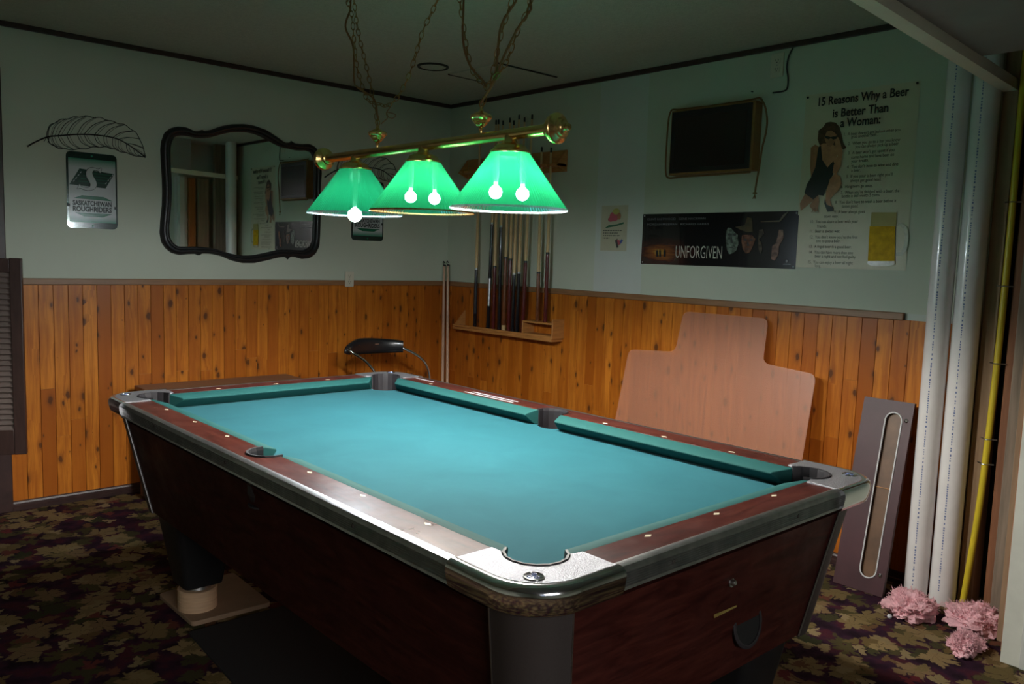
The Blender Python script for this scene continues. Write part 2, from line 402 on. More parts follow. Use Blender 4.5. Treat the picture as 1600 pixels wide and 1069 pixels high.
def m_carpet():
    t = NT('leaf_carpet'); c = t.coord()
    w = t.new('ShaderNodeTexNoise'); w.inputs['Scale'].default_value = 16; w.inputs['Detail'].default_value = 3; t.ln(c, w.inputs['Vector'])
    dv = t.new('ShaderNodeVectorMath', operation='MULTIPLY_ADD'); t.ln(w.outputs['Color'], dv.inputs[0]); dv.inputs[1].default_value = (0.10,)*3; t.ln(c, dv.inputs[2])
    def leaves(scale, off, th, lob):
        mp = t.new('ShaderNodeMapping'); mp.inputs['Location'].default_value = (off, off*0.7, 0); t.ln(dv.outputs[0], mp.inputs[0])
        vo = t.new('ShaderNodeTexVoronoi', voronoi_dimensions='2D'); vo.inputs['Scale'].default_value = scale; t.ln(mp.outputs[0], vo.inputs['Vector'])
        loc = t.new('ShaderNodeVectorMath', operation='MULTIPLY_ADD')   # position within the cell
        t.ln(mp.outputs[0], loc.inputs[0]); loc.inputs[1].default_value = (scale,)*3
        neg = t.new('ShaderNodeVectorMath', operation='SCALE'); neg.inputs['Scale'].default_value = -scale; t.ln(vo.outputs['Position'], neg.inputs[0]); t.ln(neg.outputs[0], loc.inputs[2])
        sp = t.new('ShaderNodeSeparateXYZ'); t.ln(loc.outputs[0], sp.inputs[0])
        ang = t.math('ARCTAN2', sp.outputs[1], sp.outputs[0])
        sc = t.new('ShaderNodeSeparateColor'); t.ln(vo.outputs['Color'], sc.inputs[0])
        a2 = t.math('ADD', ang, t.math('MULTIPLY', sc.outputs[0], 6.28))
        saw = t.math('ABSOLUTE', t.math('SINE', t.math('MULTIPLY', a2, lob/2)))
        saw2 = t.math('ABSOLUTE', t.math('SINE', t.math('MULTIPLY', a2, lob*1.5)))
        rad = t.math('ADD', t.math('ADD', t.math('MULTIPLY', saw, 0.20), t.math('MULTIPLY', saw2, 0.09)), th)
        d = t.math('SUBTRACT', rad, vo.outputs['Distance'])
        m = t.ramp(d, [(0.0, (0,0,0)), (0.05, (1,1,1))])
        vein = t.math('LESS_THAN', t.math('ABSOLUTE', t.math('SINE', t.math('MULTIPLY', a2, lob/2))), 0.10)
        keep = t.math('GREATER_THAN', sc.outputs[1], 0.22)
        return t.math('MULTIPLY', m, keep), vein, sc.outputs[2]
    bn = t.noise(c, 11, 3, 0.5)
    col = t.ramp(bn, [(0.35, (0.012, 0.005, 0.009)), (0.5, (0.028, 0.010, 0.022)), (0.62, (0.060, 0.012, 0.020)), (0.75, (0.018, 0.014, 0.010))])
    m3, v3, r3 = leaves(8.5, 7.7, 0.18, 5)
    col = t.mix(m3, col, t.ramp(r3, [(0.0, (0.030, 0.032, 0.014)), (1.0, (0.075, 0.058, 0.022))]))
    m1, v1, r1 = leaves(6.5, 0.0, 0.20, 5)
    tan = t.ramp(r1, [(0.0, (0.12, 0.085, 0.032)), (0.5, (0.24, 0.165, 0.075)), (1.0, (0.16, 0.10, 0.05))])
    tan = t.mix(t.math('MULTIPLY', v1, 0.8), tan, (0.045, 0.028, 0.012))
    col = t.mix(m1, col, tan)
    m2, v2, r2 = leaves(10.0, 3.1, 0.10, 3)
    col = t.mix(m2, col, t.ramp(r2, [(0.0, (0.26, 0.19, 0.10)), (0.6, (0.12, 0.085, 0.03)), (1.0, (0.11, 0.018, 0.022))]))
    t.ln(col, t.b.inputs['Base Color']); t.b.inputs['Roughness'].default_value = 0.95; t.b.inputs['Specular IOR Level'].default_value = 0.1
    t.bump(t.noise(c, 350, 2, 0.6), 0.5, 0.004)
    return t.mat
M['carpet'] = m_carpet()

def m_shade():
    t = NT('translucent_green_plastic')
    tr = t.new('ShaderNodeBsdfTranslucent'); tr.inputs[0].default_value = (0.0008, 0.0235, 0.0085, 1)
    df = t.new('ShaderNodeBsdfDiffuse'); df.inputs[0].default_value = (0.0010, 0.024, 0.010, 1)
    tp = t.new('ShaderNodeBsdfTransparent'); tp.inputs[0].default_value = (0.30, 0.80, 0.55, 1)
    gl = t.new('ShaderNodeBsdfGlossy'); gl.inputs[0].default_value = (1,1,1,1); gl.inputs[1].default_value = 0.16
    a = t.new('ShaderNodeMixShader'); a.inputs[0].default_value = 0.35; t.ln(tr.outputs[0], a.inputs[1]); t.ln(df.outputs[0], a.inputs[2])
    b = t.new('ShaderNodeMixShader'); b.inputs[0].default_value = 0.014; t.ln(a.outputs[0], b.inputs[1]); t.ln(tp.outputs[0], b.inputs[2])
    f = t.new('ShaderNodeFresnel'); f.inputs[0].default_value = 1.4
    d = t.new('ShaderNodeMixShader'); t.ln(f.outputs[0], d.inputs[0]); t.ln(b.outputs[0], d.inputs[1]); t.ln(gl.outputs[0], d.inputs[2])
    t.ln(d.outputs[0], t.out.inputs[0]); return t.mat
M['shade'] = m_shade()
def m_clear(name, tint, diff, fac, rough):
    t = NT(name)
    t.b.inputs['Base Color'].default_value = (*diff, 1); t.b.inputs['Roughness'].default_value = rough
    tp = t.new('ShaderNodeBsdfTransparent'); tp.inputs[0].default_value = (*tint, 1)
    a = t.new('ShaderNodeMixShader'); a.inputs[0].default_value = fac
    t.ln(tp.outputs[0], a.inputs[1]); t.ln(t.b.outputs[0], a.inputs[2]); t.ln(a.outputs[0], t.out.inputs[0]); return t.mat
M['shade_rim'] = m_clear('clear_ribbed_rim', (0.75, 0.9, 0.85), (0.16, 0.20, 0.21), 0.5, 0.25)
M['mat'] = m_clear('cloudy_plastic_mat', (0.97, 0.90, 0.84), (0.62, 0.30, 0.19), 0.42, 0.35)
M['glass'] = m_clear('window_glass', (0.96, 0.98, 1.0), (0.5, 0.5, 0.5), 0.05, 0.02)
M['mirror'] = plain('mirror_silver', (0.88, 0.90, 0.89), 0.015, 1.0)

# ------------------------------------------------------------------ measured outlines
MIR_OUT = [(-0.4764, 0.2585), (-0.4601, 0.308), (-0.4281, 0.3375), (-0.3878, 0.3522), (-0.3431, 0.3531), (-0.2979, 0.3378), (-0.2687, 0.3415), (-0.2577, 0.3534), (-0.2477, 0.3441), (-0.2053, 0.3559), (-0.145, 0.3842), (-0.0838, 0.403), (-0.0125, 0.4139), (0.051, 0.412), (0.125, 0.3975), (0.1912, 0.3667), (0.2441, 0.338), (0.2781, 0.3419), (0.2878, 0.3545), (0.3026, 0.3421), (0.3471, 0.341), (0.4072, 0.3497), (0.448, 0.3345), (0.477, 0.3015), (0.4847, 0.2614), (0.4927, 0.1802), (0.4863, 0.0973), (0.4903, 0.0058), (0.4881, -0.0865), (0.4841, -0.2069), (0.4795, -0.272), (0.454, -0.3192), (0.413, -0.348), (0.3621, -0.3537), (0.3117, -0.3412), (0.2819, -0.3419), (0.2672, -0.3586), (0.2523, -0.3427), (0.2035, -0.3484), (0.1268, -0.368), (0.0515, -0.3846), (-0.0222, -0.386), (-0.0855, -0.3725), (-0.1476, -0.3482), (-0.2086, -0.337), (-0.2601, -0.3367), (-0.2789, -0.3515), (-0.294, -0.3393), (-0.336, -0.3421), (-0.3857, -0.3484), (-0.4264, -0.3388), (-0.4585, -0.3152), (-0.4821, -0.2794), (-0.4896, -0.231), (-0.4848, -0.1581), (-0.4761, -0.085), (-0.473, -0.0124), (-0.4744, 0.0756), (-0.4791, 0.155), (-0.4808, 0.2184)]
MIR_IN = [(-0.4249, 0.2525), (-0.4085, 0.2904), (-0.3801, 0.3035), (-0.3393, 0.3068), (-0.2981, 0.2996), (-0.2563, 0.3005), (-0.2055, 0.3131), (-0.1452, 0.3386), (-0.0839, 0.3578), (-0.0126, 0.3675), (0.051, 0.3643), (0.1158, 0.3447), (0.1819, 0.3177), (0.2298, 0.3039), (0.2783, 0.304), (0.3276, 0.2943), (0.3773, 0.306), (0.4127, 0.2991), (0.4302, 0.2694), (0.4368, 0.2203), (0.4367, 0.1115), (0.4356, 0.002), (0.4335, -0.1079), (0.4305, -0.2367), (0.4124, -0.2742), (0.3718, -0.2985), (0.3115, -0.3003), (0.2521, -0.2975), (0.184, -0.3041), (0.1172, -0.3212), (0.0329, -0.3393), (-0.0404, -0.3412), (-0.1033, -0.3299), (-0.165, -0.3103), (-0.2342, -0.2998), (-0.2938, -0.2975), (-0.344, -0.3008), (-0.3935, -0.3008), (-0.4218, -0.2813), (-0.4377, -0.2492), (-0.4413, -0.2045), (-0.4342, -0.1391), (-0.428, -0.0738), (-0.4233, -0.0086), (-0.4243, 0.064), (-0.4284, 0.136), (-0.4293, 0.2081)]
LEAF_RIB = [(0.0013, 0.0024), (0.0369, 0.0283), (0.093, 0.0593), (0.1497, 0.0723), (0.2425, 0.0898), (0.3378, 0.0951), (0.4234, 0.0861), (0.4983, 0.0491), (0.5594, 0.0056)]
LEAF_TOP = [(0.0875, 0.0611), (0.0997, 0.1092), (0.1456, 0.1459), (0.2091, 0.1692), (0.2678, 0.1834), (0.3394, 0.1843), (0.4001, 0.1733), (0.462, 0.162), (0.5184, 0.1235), (0.5496, 0.0548), (0.5594, 0.0056)]
LEAF_BOT = [(0.0874, 0.0587), (0.1091, 0.0243), (0.1598, 0.009), (0.2293, 0.0142), (0.3006, 0.0322), (0.3612, 0.0403), (0.4102, 0.0316), (0.4725, 0.0175), (0.5594, 0.0056)]
BEER_ART = {'hair': [(0.0954, 0.6369), (0.1093, 0.6556), (0.1304, 0.6575), (0.155, 0.6512), (0.1745, 0.6297), (0.1859, 0.5977), (0.1978, 0.5574), (0.2127, 0.5366), (0.1988, 0.5292), (0.181, 0.5446), (0.1614, 0.5263), (0.1085, 0.5444), (0.0862, 0.5547), (0.0734, 0.5844), (0.0748, 0.6245)], 'face': [(0.1051, 0.6104), (0.1178, 0.6235), (0.142, 0.6242), (0.1612, 0.6083), (0.1632, 0.5827), (0.1528, 0.5609), (0.1389, 0.545), (0.1232, 0.5518), (0.109, 0.5787)], 'lock': [(0.0963, 0.6254), (0.1073, 0.6415), (0.1349, 0.639), (0.1632, 0.6222), (0.1718, 0.5877), (0.1619, 0.5998), (0.1364, 0.619), (0.1154, 0.6152), (0.1079, 0.593), (0.107, 0.5645), (0.0938, 0.577)], 'glasses': [(0.1076, 0.5973), (0.1262, 0.5929), (0.1356, 0.5893), (0.1475, 0.5911), (0.1656, 0.5896), (0.1635, 0.5785), (0.1486, 0.5769), (0.1374, 0.5849), (0.1272, 0.58), (0.1115, 0.5856)], 'arm': [(0.0429, 0.5493), (0.0639, 0.5621), (0.0835, 0.5491), (0.0842, 0.4568), (0.0871, 0.3756), (0.0973, 0.323), (0.1021, 0.2996), (0.0958, 0.2591), (0.0835, 0.2564), (0.0633, 0.2743), (0.0564, 0.2833), (0.0731, 0.3121), (0.0631, 0.362), (0.0465, 0.459)], 'chest': [(0.0831, 0.5549), (0.1039, 0.5648), (0.1472, 0.5557), (0.1786, 0.5363), (0.1614, 0.4467), (0.1253, 0.443), (0.0976, 0.4849)], 'arm2': [(0.1636, 0.5374), (0.1584, 0.5662), (0.1483, 0.5811), (0.1568, 0.5875), (0.172, 0.5848), (0.1825, 0.5642), (0.1979, 0.518), (0.1937, 0.4562), (0.1753, 0.4232), (0.1567, 0.4299), (0.1601, 0.4639), (0.1752, 0.5026)], 'dress': [(0.0804, 0.5493), (0.0924, 0.5542), (0.1033, 0.4902), (0.1306, 0.4542), (0.1558, 0.4812), (0.1662, 0.4635), (0.1601, 0.424), (0.1475, 0.3903), (0.1265, 0.3452), (0.1216, 0.328), (0.0966, 0.3317), (0.0731, 0.3121), (0.0265, 0.3429), (0.0363, 0.3836), (0.0531, 0.412), (0.0717, 0.4575)], 'leg': [(0.1467, 0.4018), (0.169, 0.4264), (0.1941, 0.4109), (0.2025, 0.3793), (0.1899, 0.3486), (0.1675, 0.3265), (0.1536, 0.3097), (0.1656, 0.2721), (0.154, 0.2637), (0.1326, 0.3046), (0.1327, 0.3449)], 'thigh': [(0.0382, 0.3571), (0.0792, 0.3148), (0.0437, 0.2836), (0.0134, 0.2606), (0.0075, 0.2963)], 'shoe': [(0.1287, 0.3162), (0.1401, 0.2871), (0.1714, 0.2748), (0.1727, 0.2576), (0.1455, 0.2552), (0.1273, 0.2932)], 'foam': [(0.3487, 0.2487), (0.4564, 0.2467), (0.4598, 0.187), (0.3478, 0.1876)], 'beer': [(0.3449, 0.1876), (0.4557, 0.187), (0.4646, 0.0396), (0.3481, 0.0367)], 'base': [(0.3481, 0.0367), (0.4646, 0.0396), (0.4657, 0.0259), (0.4419, 0.017), (0.3725, 0.0149), (0.3461, 0.0254)], 'handle': [(0.4573, 0.2006), (0.4869, 0.2003), (0.507, 0.1813), (0.5158, 0.1382), (0.5117, 0.0896), (0.4925, 0.0621), (0.4656, 0.0615), (0.4645, 0.0752), (0.4886, 0.0783), (0.4973, 0.1029), (0.4994, 0.1435), (0.4915, 0.176), (0.4773, 0.1869), (0.4584, 0.187)]}
BEER_TITLE = [('15 Reasons Why a Beer', 0.0666, 0.7341, 0.4026), ('is Better Than', 0.1381, 0.6754, 0.2485), ('a Woman:', 0.1775, 0.6294, 0.1791)]
BEER_LINES = [("1.  A beer doesn't get jealous when you", 0.1984, 0.5891), ('grab another beer.', 0.2323, 0.5764), ('2.  When you go to a bar you know', 0.2202, 0.5471), ('you can always pick up a beer.', 0.254, 0.5309), ("3.  A beer won't get upset if you", 0.2233, 0.5057), ('come home and have beer on', 0.2392, 0.486), ('your breath.', 0.2405, 0.4693), ("4.  You don't have to wine and dine", 0.2228, 0.4448), ('a beer.', 0.2436, 0.4279), ("5.  If you pour a beer right you'll", 0.223, 0.4024), ('always get good head.', 0.2429, 0.3837), ('6.  Hangovers go away.', 0.2004, 0.3588), ("7.  When you're finished with a beer, the", 0.2024, 0.3319), ('bottle is still worth 5 cents.', 0.2088, 0.3168), ("8.  You don't have to wash a beer before it", 0.1794, 0.2897), ('tastes good.', 0.2122, 0.2719), ('9.  A beer always goes', 0.1774, 0.2466), ('down easy.', 0.1307, 0.2281), ('10.  You can share a beer with your', 0.067, 0.2043), ('friends.', 0.1015, 0.1835), ('11.  Beer is always wet.', 0.068, 0.161), ("12.  You don't know you're the first", 0.07, 0.1342), ('one to pop a beer.', 0.101, 0.1169), ('13.  A frigid beer is a good beer.', 0.0699, 0.0908), ('14.  You can have more than one', 0.0718, 0.0649), ('beer a night and not feel guilty.', 0.1008, 0.0469), ('15.  You can enjoy a beer all night', 0.0696, 0.0193), ('long.', 0.1041, 0.0027)]
UNF_ART = {'face1': [(0.5456, 0.196), (0.5639, 0.1934), (0.5831, 0.1752), (0.605, 0.1598), (0.6112, 0.1135), (0.6014, 0.0825), (0.5786, 0.0665), (0.5607, 0.0636), (0.547, 0.0868), (0.5381, 0.1284), (0.5353, 0.1701)], 'hat': [(0.5875, 0.1984), (0.6399, 0.2083), (0.6518, 0.2464), (0.6782, 0.241), (0.6886, 0.1751), (0.6599, 0.1726), (0.6241, 0.1829)], 'face2': [(0.6286, 0.1598), (0.6839, 0.1599), (0.7054, 0.1398), (0.6936, 0.1042), (0.6784, 0.0735), (0.6555, 0.068), (0.6362, 0.0933), (0.6278, 0.1291)], 'face3': [(0.7222, 0.1852), (0.7446, 0.1876), (0.7519, 0.1651), (0.7254, 0.1399), (0.741, 0.1199), (0.7463, 0.0847), (0.7392, 0.0645), (0.7261, 0.0895), (0.7201, 0.1348)], 'face4': [(0.828, 0.1849), (0.8498, 0.1848), (0.8553, 0.1455), (0.8337, 0.1059), (0.8338, 0.0663), (0.8168, 0.0361), (0.7967, 0.0456), (0.7973, 0.0756), (0.798, 0.1055), (0.8162, 0.1206), (0.8247, 0.1553)], 'brim': [(0.7278, 0.2253), (0.8275, 0.2292), (0.8421, 0.2536), (0.8757, 0.2725), (0.8559, 0.2485), (0.8308, 0.2218), (0.7309, 0.2212)], 'eye': [(0.5534, 0.1701), (0.5649, 0.1778), (0.5717, 0.1675), (0.56, 0.1623)], 'rider1': [(0.1047, 0.0409), (0.1015, 0.069), (0.1078, 0.0803), (0.1156, 0.0692), (0.1159, 0.0411)], 'rider2': [(0.1258, 0.0413), (0.1226, 0.0693), (0.1285, 0.0862), (0.1352, 0.0695), (0.137, 0.0416)], 'rider3': [(0.1551, 0.042), (0.1519, 0.0698), (0.1593, 0.0839), (0.1671, 0.0701), (0.1675, 0.0422)]}
UNF_TXT = [('UNFORGIVEN', 0.2329, 0.037, 0.5198, 0.0392, 0.0)]
UNF_CR = [(0.0317, 0.2379), (0.41, 0.2338), (0.0335, 0.2097), (0.4324, 0.2098)]
UNF_SUN = (0.1349, 0.0639)
TVCORD = [(2.4421, 2.142), (2.4693, 2.0969), (2.4839, 2.0354), (2.4814, 1.9756), (2.4661, 1.9012), (2.458, 1.8197), (2.4467, 1.7346), (2.4429, 1.6887)]
OUTCORD = [(2.5896, 2.3634), (2.5696, 2.326), (2.5633, 2.2774), (2.5736, 2.2263), (2.5733, 2.1855), (2.558, 2.1698), (2.4981, 2.1682)]
CHAINS = [[(0.697, 2.262), (0.667, 2.207), (0.656, 2.146), (0.645, 2.086), (0.629, 2.025), (0.594, 1.952), (0.556, 1.898), (0.492, 1.872)], [(0.654, 2.253), (0.633, 2.171), (0.602, 2.094), (0.568, 2.021), (0.534, 1.944), (0.505, 1.864), (0.48, 1.794)], [(0.146, 2.16), (0.189, 2.113), (0.218, 2.084), (0.258, 2.015), (0.291, 1.953), (0.354, 1.889), (0.421, 1.86), (0.492, 1.877)], [(0.031, 2.137), (0.007, 2.05), (-0.013, 1.977), (-0.046, 1.906), (-0.087, 1.872), (-0.11, 1.859)], [(-0.214, 2.088), (-0.175, 2.01), (-0.151, 1.935), (-0.123, 1.859), (-0.093, 1.806)], [(-0.293, 2.072), (-0.275, 2.034), (-0.242, 1.995), (-0.198, 1.916), (-0.144, 1.873), (-0.107, 1.849)]]
CORDS = [[(0.697, 2.242), (0.7, 2.174), (0.655, 2.097), (0.661, 1.98), (0.603, 1.943), (0.519, 1.894), (0.49, 1.824)], [(0.025, 2.136), (-0.001, 2.008), (-0.032, 1.929), (-0.087, 1.876), (-0.114, 1.853)], [(-0.22, 2.087), (-0.181, 2.025), (-0.159, 1.962), (-0.138, 1.882), (-0.103, 1.813)], [(-0.285, 2.051), (-0.248, 1.997), (-0.179, 1.923), (-0.132, 1.866), (-0.096, 1.806)], [(0.421, 1.859), (0.42, 1.831), (0.394, 1.814), (0.386, 1.827), (0.412, 1.835), (0.429, 1.822), (0.467, 1.803)]]

# ================================================================== the setting
def struct(name, mb, mats, **k):
    return tag(mb.build(name, mats, **k), kind='structure')
CEIL = 2.39
struct('floor', MB().box(-6.0, 0.45, -6.6, 1.4, -0.06, 0.0), M['carpet'])
cl = MB().box(-6.0, 0.45, -6.6, 1.4, CEIL, CEIL+0.08)
struct('ceiling', cl, M['ceiling'])
# wall behind the far end of the table, with the doorway to the hall on its left
wl = struct('wall_left', MB().box(-2.745, 0.14, 0.0, 0.14, 0, CEIL).box(-6.0, -3.75, 0.0, 0.14, 0, CEIL).box(-3.75, -2.745, 0.0, 0.14, 2.10, CEIL), M['wall'])
wr = struct('wall_right', MB().box(0.0, 0.14, -3.495, 0.0, 0, CEIL), M['wall'])
wn = struct('wall_right', MB().box(-0.46, 0.3, -6.6, -3.86, 0, CEIL).box(0.14, 0.3, -3.86, -3.49, 0, CEIL), M['wall'])
struct('wall_back', MB().box(-6.0, -4.6, -6.66, -6.6, 0, CEIL).box(-2.8, 0.3, -6.66, -6.6, 0, CEIL)
       .box(-4.6, -2.8, -6.66, -6.6, 0, 0.9).box(-4.6, -2.8, -6.66, -6.6, 2.05, CEIL), M['wall'])
struct('wall_far_side', MB().box(-6.06, -6.0, -6.6, 1.4, 0, CEIL), M['wall'])
struct('wall_hall', MB().box(-6.0, 0.3, 1.3, 1.4, 0, CEIL).box(-2.0, -1.95, 0.14, 1.3, 0, CEIL).box(-4.6, -4.55, 0.14, 1.3, 0, CEIL), M['hall'])
# window in the back wall
wf = MB()
for a in ((-4.6,-4.54,0.9,2.05),(-2.86,-2.8,0.9,2.05),(-4.54,-2.86,0.9,0.96),(-4.54,-2.86,1.99,2.05),(-3.72,-3.68,0.96,1.99)):
    wf.box(a[0], a[1], -6.65, -6.575, a[2], a[3])
w1 = struct('window_1', wf, M['white_trim'], bevel=0.004)
MB().box(-4.54, -2.86, -6.63, -6.625, 0.96, 1.99).build('pane', M['glass'], w1)
# dropped bulkhead over the near half of the room
bk = MB()
def bulk_pt(x, dy=0.0, dz=0.0): return (x, -3.515+0.012*(x+0.4)+dy, 2.088-0.033*(x+0.4)+dz)
x0, x1 = -5.98, -0.0
a, b = bulk_pt(x0), bulk_pt(x1)
bk.add([(x0, a[1], a[2]), (x0, -6.59, a[2]+0.02), (x0, -6.59, CEIL), (x0, a[1], CEIL),
        (-0.465, bulk_pt(-0.465)[1], bulk_pt(-0.465)[2]), (-0.465, -6.59, 2.11), (-0.465, -6.59, CEIL), (-0.465, bulk_pt(-0.465)[1], CEIL)],
       [(0,1,2,3),(4,7,6,5),(0,4,5,1),(3,2,6,7),(0,3,7,4),(1,5,6,2)])
M['drop'] = plain('grey_bulkhead_paint', (0.30, 0.29, 0.27), 0.6, var=0.08, vs=5, bump=0.1, bs=60)
struct('ceiling', bk, M['drop'])
# the board along its edge
eb = MB()
def bar_x(mb, xa, xb, dy0, dy1, dz0, dz1, mi=0):
    vs = []
    for x in (xa, xb):
        for (dy, dz) in ((dy0,dz0),(dy1,dz0),(dy1,dz1),(dy0,dz1)):
            vs.append(bulk_pt(x, dy, dz))
    mb.add(vs, [(0,1,2,3),(4,7,6,5),(0,4,5,1),(1,5,6,2),(2,6,7,3),(3,7,4,0)], mi)
bar_x(eb, -5.98, 0.02, -0.052, 0.0, -0.036, 0.004)
struct('trim_1', eb, M['edge_board'])

# paint patch, ceiling strips
pm = MB(); pm.add([(-0.0015, -1.40, 1.17), (-0.0015, -1.752, 1.17), (-0.0015, -1.745, 2.363), (-0.0015, -1.397, 2.363)], [(0,1,2,3)])
tag(pm.build('filler_patch', M['patch'], wr), label='paler unpainted filler strip')
struct('trim_2', MB().box(-6.0, 0.0, -0.014, 0.0, CEIL-0.026, CEIL), M['dark_trim'], bevel=0.003)
struct('trim_3', MB().box(-0.014, 0.0, -3.49, -0.014, CEIL-0.026, CEIL), M['dark_trim'], bevel=0.003)

# knotty pine wainscot with V joints
def wainscot(axis, a0, a1, ztop, w, base):
    mb = MB(); a = a0; g = 0.0016; d = 0.011
    while a < a1-0.004:
        b = min(a+w, a1)
        joints = [base]
        if random.random() < 0.45: joints.append(random.uniform(0.3, 0.9))
        joints.append(ztop)
        for z0, z1 in zip(joints[:-1], joints[1:]):
            r = random.random()
            pr = [(a, 0.0), (a+0.0003, -(d-0.004)), (a+g, -d), (b-g, -d), (b-0.0003, -(d-0.004)), (b, 0.0)]
            zz0, zz1 = z0+(0.0007 if z0 > base else 0), z1
            def P(q, z):
                return (q[0], q[1], z) if axis == 'x' else (q[1], -q[0], z)
            vs = [P(q, zz0) for q in pr]+[P(q, zz1) for q in pr]
            n = 6
            mb.add(vs, [(i, i+1, n+i+1, n+i) for i in range(n-1)]+[tuple(range(n-1,-1,-1)), tuple(range(n,2*n))], 0, r)
        a = b
    return mb
wains = wainscot('x', -2.745+0.02, -0.012, 1.14, 0.0682, 0.0).build('wainscot', M['pine'], wl, attr=True)
wains2 = wainscot('y', 0.0, 3.49, 1.137, 0.0685, 0.0).build('wainscot', M['pine'], wr, attr=True)
tag(MB().box(-2.73, -0.0, -0.022, 0, 1.135, 1.168).build('chair_rail', M['rail_trim'], wl, bevel=0.004))
MB().box(-0.022, 0, -3.193, -0.0225, 1.135, 1.168).build('chair_rail', M['rail_trim'], wr, bevel=0.004)
M['bare'] = M['patch']
MB().box(-0.003, 0, -3.49, -3.194, 1.1372, 1.165).build('bare_strip', M['patch'], wr)
bbp = [(0,0),(0.022,0),(0.022,0.018),(0.016,0.022),(0.016,0.036),(0.012,0.044),(0.0,0.05)]
struct('baseboard_left', MB().sweep([(p+0.011 if p else 0, z) for p, z in bbp], 'x', -2.73, -0.012, sgn=-1), M['dark_trim'], smooth=20)
struct('baseboard_right', MB().sweep([(p+0.011 if p else 0, z) for p, z in bbp], 'y', -3.29, -0.035, sgn=-1), M['dark_trim'], smooth=20)
struct('baseboard_near', MB().box(-0.475, -0.46, -6.6, -3.92, 0, 0.11), M['dark_trim'], bevel=0.004)
# door casing at the left end
struct('trim_4', MB().box(-2.81, -2.727, -0.035, 0.0, 0, 2.17).box(-3.83, -3.75, -0.035, 0.0, 0, 2.17).box(-3.75, -2.81, -0.035, 0, 2.09, 2.17)
       .box(-2.765, -2.745, 0.0, 0.14, 0, 2.1).box(-3.75, -3.73, 0.0, 0.14, 0, 2.1), M['dark_trim'], bevel=0.004)
# open stud bay at the near end of the right wall
sf = MB()
sf.box(0.10, 0.14, -3.86, -3.495, 0, CEIL, 0)
struct('wall_bay', sf, M['seam'])
def stud(mb, label, name='wall_stud'):
    return tag(mb, kind='structure')
def bstud(name, x0, x1, y0, y1, mat, z1=CEIL):
    return tag(MB().box(x0, x1, y0, y1, 0, z1).build(name, mat, bevel=0.003), kind='structure')
bstud('trim_5', -0.055, 0.035, -3.566, -3.512, M['raw_wood'])
bstud('trim_6', -0.060, 0.030, -3.655, -3.609, M['red_wood'])
bstud('trim_7', -0.165, -0.04, -3.722, -3.665, M['grey_wood'])
bstud('trim_8', -0.300, -0.20, -3.79, -3.735, M['raw_wood'], 2.04)
bstud('trim_9', -0.385, -0.32, -3.815, -3.775, M['orange_wood'], 2.04)
# torn edge of the drywall beside it
de = MB(); rows = 90; vs = []
for i in range(rows+1):
    z = 2.05*i/rows; j = random.uniform(-0.004, 0.005)
    vs += [(-0.468, -3.862, z), (-0.390+j, -3.815+random.uniform(-.002,.002), z), (-0.425, -3.80, z), (-0.468, -3.80, z)]
fs = []
for i in range(rows):
    for k in range(4):
        l = (k+1) % 4; fs.append((i*4+k, i*4+l, (i+1)*4+l, (i+1)*4+k))
fs += [(0,1,2,3), tuple(rows*4+k for k in (3,2,1,0))]
de.add(vs, fs)
M['dry_edge'] = plain('drywall_edge_white', (0.66, 0.66, 0.58), 0.6, var=0.06)
struct('trim_10', de, M['dry_edge'])
struct('trim_11', MB().box(-0.478, -0.46, -3.93, -3.86, 0.0, 2.05), M['white_trim'], bevel=0.003)

# ceiling hatch and plate
h = empty('ceiling_hatch', (-0.40, -0.99, CEIL))
tag(h, 'flat square access panel with dark seams in the ceiling near the corner', 'hatch')
MB().box(-0.22, 0.22, -0.21, 0.21, -0.004, 0.0).build('panel', M['ceiling'], h)
MB().box(-0.225, 0.225, -0.222, -0.21, -0.006, 0.0).build('seam', M['seam'], h)
MB().box(-0.225, 0.1, 0.21, 0.222, -0.006, 0.0).build('seam', M['seam'], h)
v = empty('round_vent_cover', (-0.80, -0.86, CEIL)); tag(v, 'round cover with a dark rim on the ceiling near the corner', 'vent')
MB().lathe([(0.0, -0.006), (0.070, -0.006), (0.076, 0.0)], 32).build('cover', M['ceiling'], v, smooth=30)
MB().lathe([(0.076, 0.0), (0.077, -0.009), (0.086, -0.009), (0.088, 0.0)], 32).build('rim', M['seam'], v, smooth=30)

# ================================================================== pool table
TB = empty('pool_table', (-2.0698, -2.6011, 0), (0, 0, -0.0039))
tag(TB, 'coin-operated pool table with teal cloth, mahogany laminate and chrome corners', 'pool table')
HU, HV = 0.625, 1.127          # line between wood and metal apron
IU, IV = 0.535, 1.045         # line between wood and cushion
ZT = 0.80
# cabinet
def ring(hu, hv, r, z, n=6): return [(p[0], p[1], z) for p in rrect(hu, hv, r, n)]
RT, RB, ZB = (0.604, 1.106), (0.528, 1.045), 0.385
cab = MB().loft([ring(RB[0]+(RT[0]-RB[0])*0.91, RB[1]+(RT[1]-RB[1])*0.91, 0.074, 0.719), ring(RB[0], RB[1], 0.065, ZB)]).build('cabinet', M['body'], TB, smooth=30)
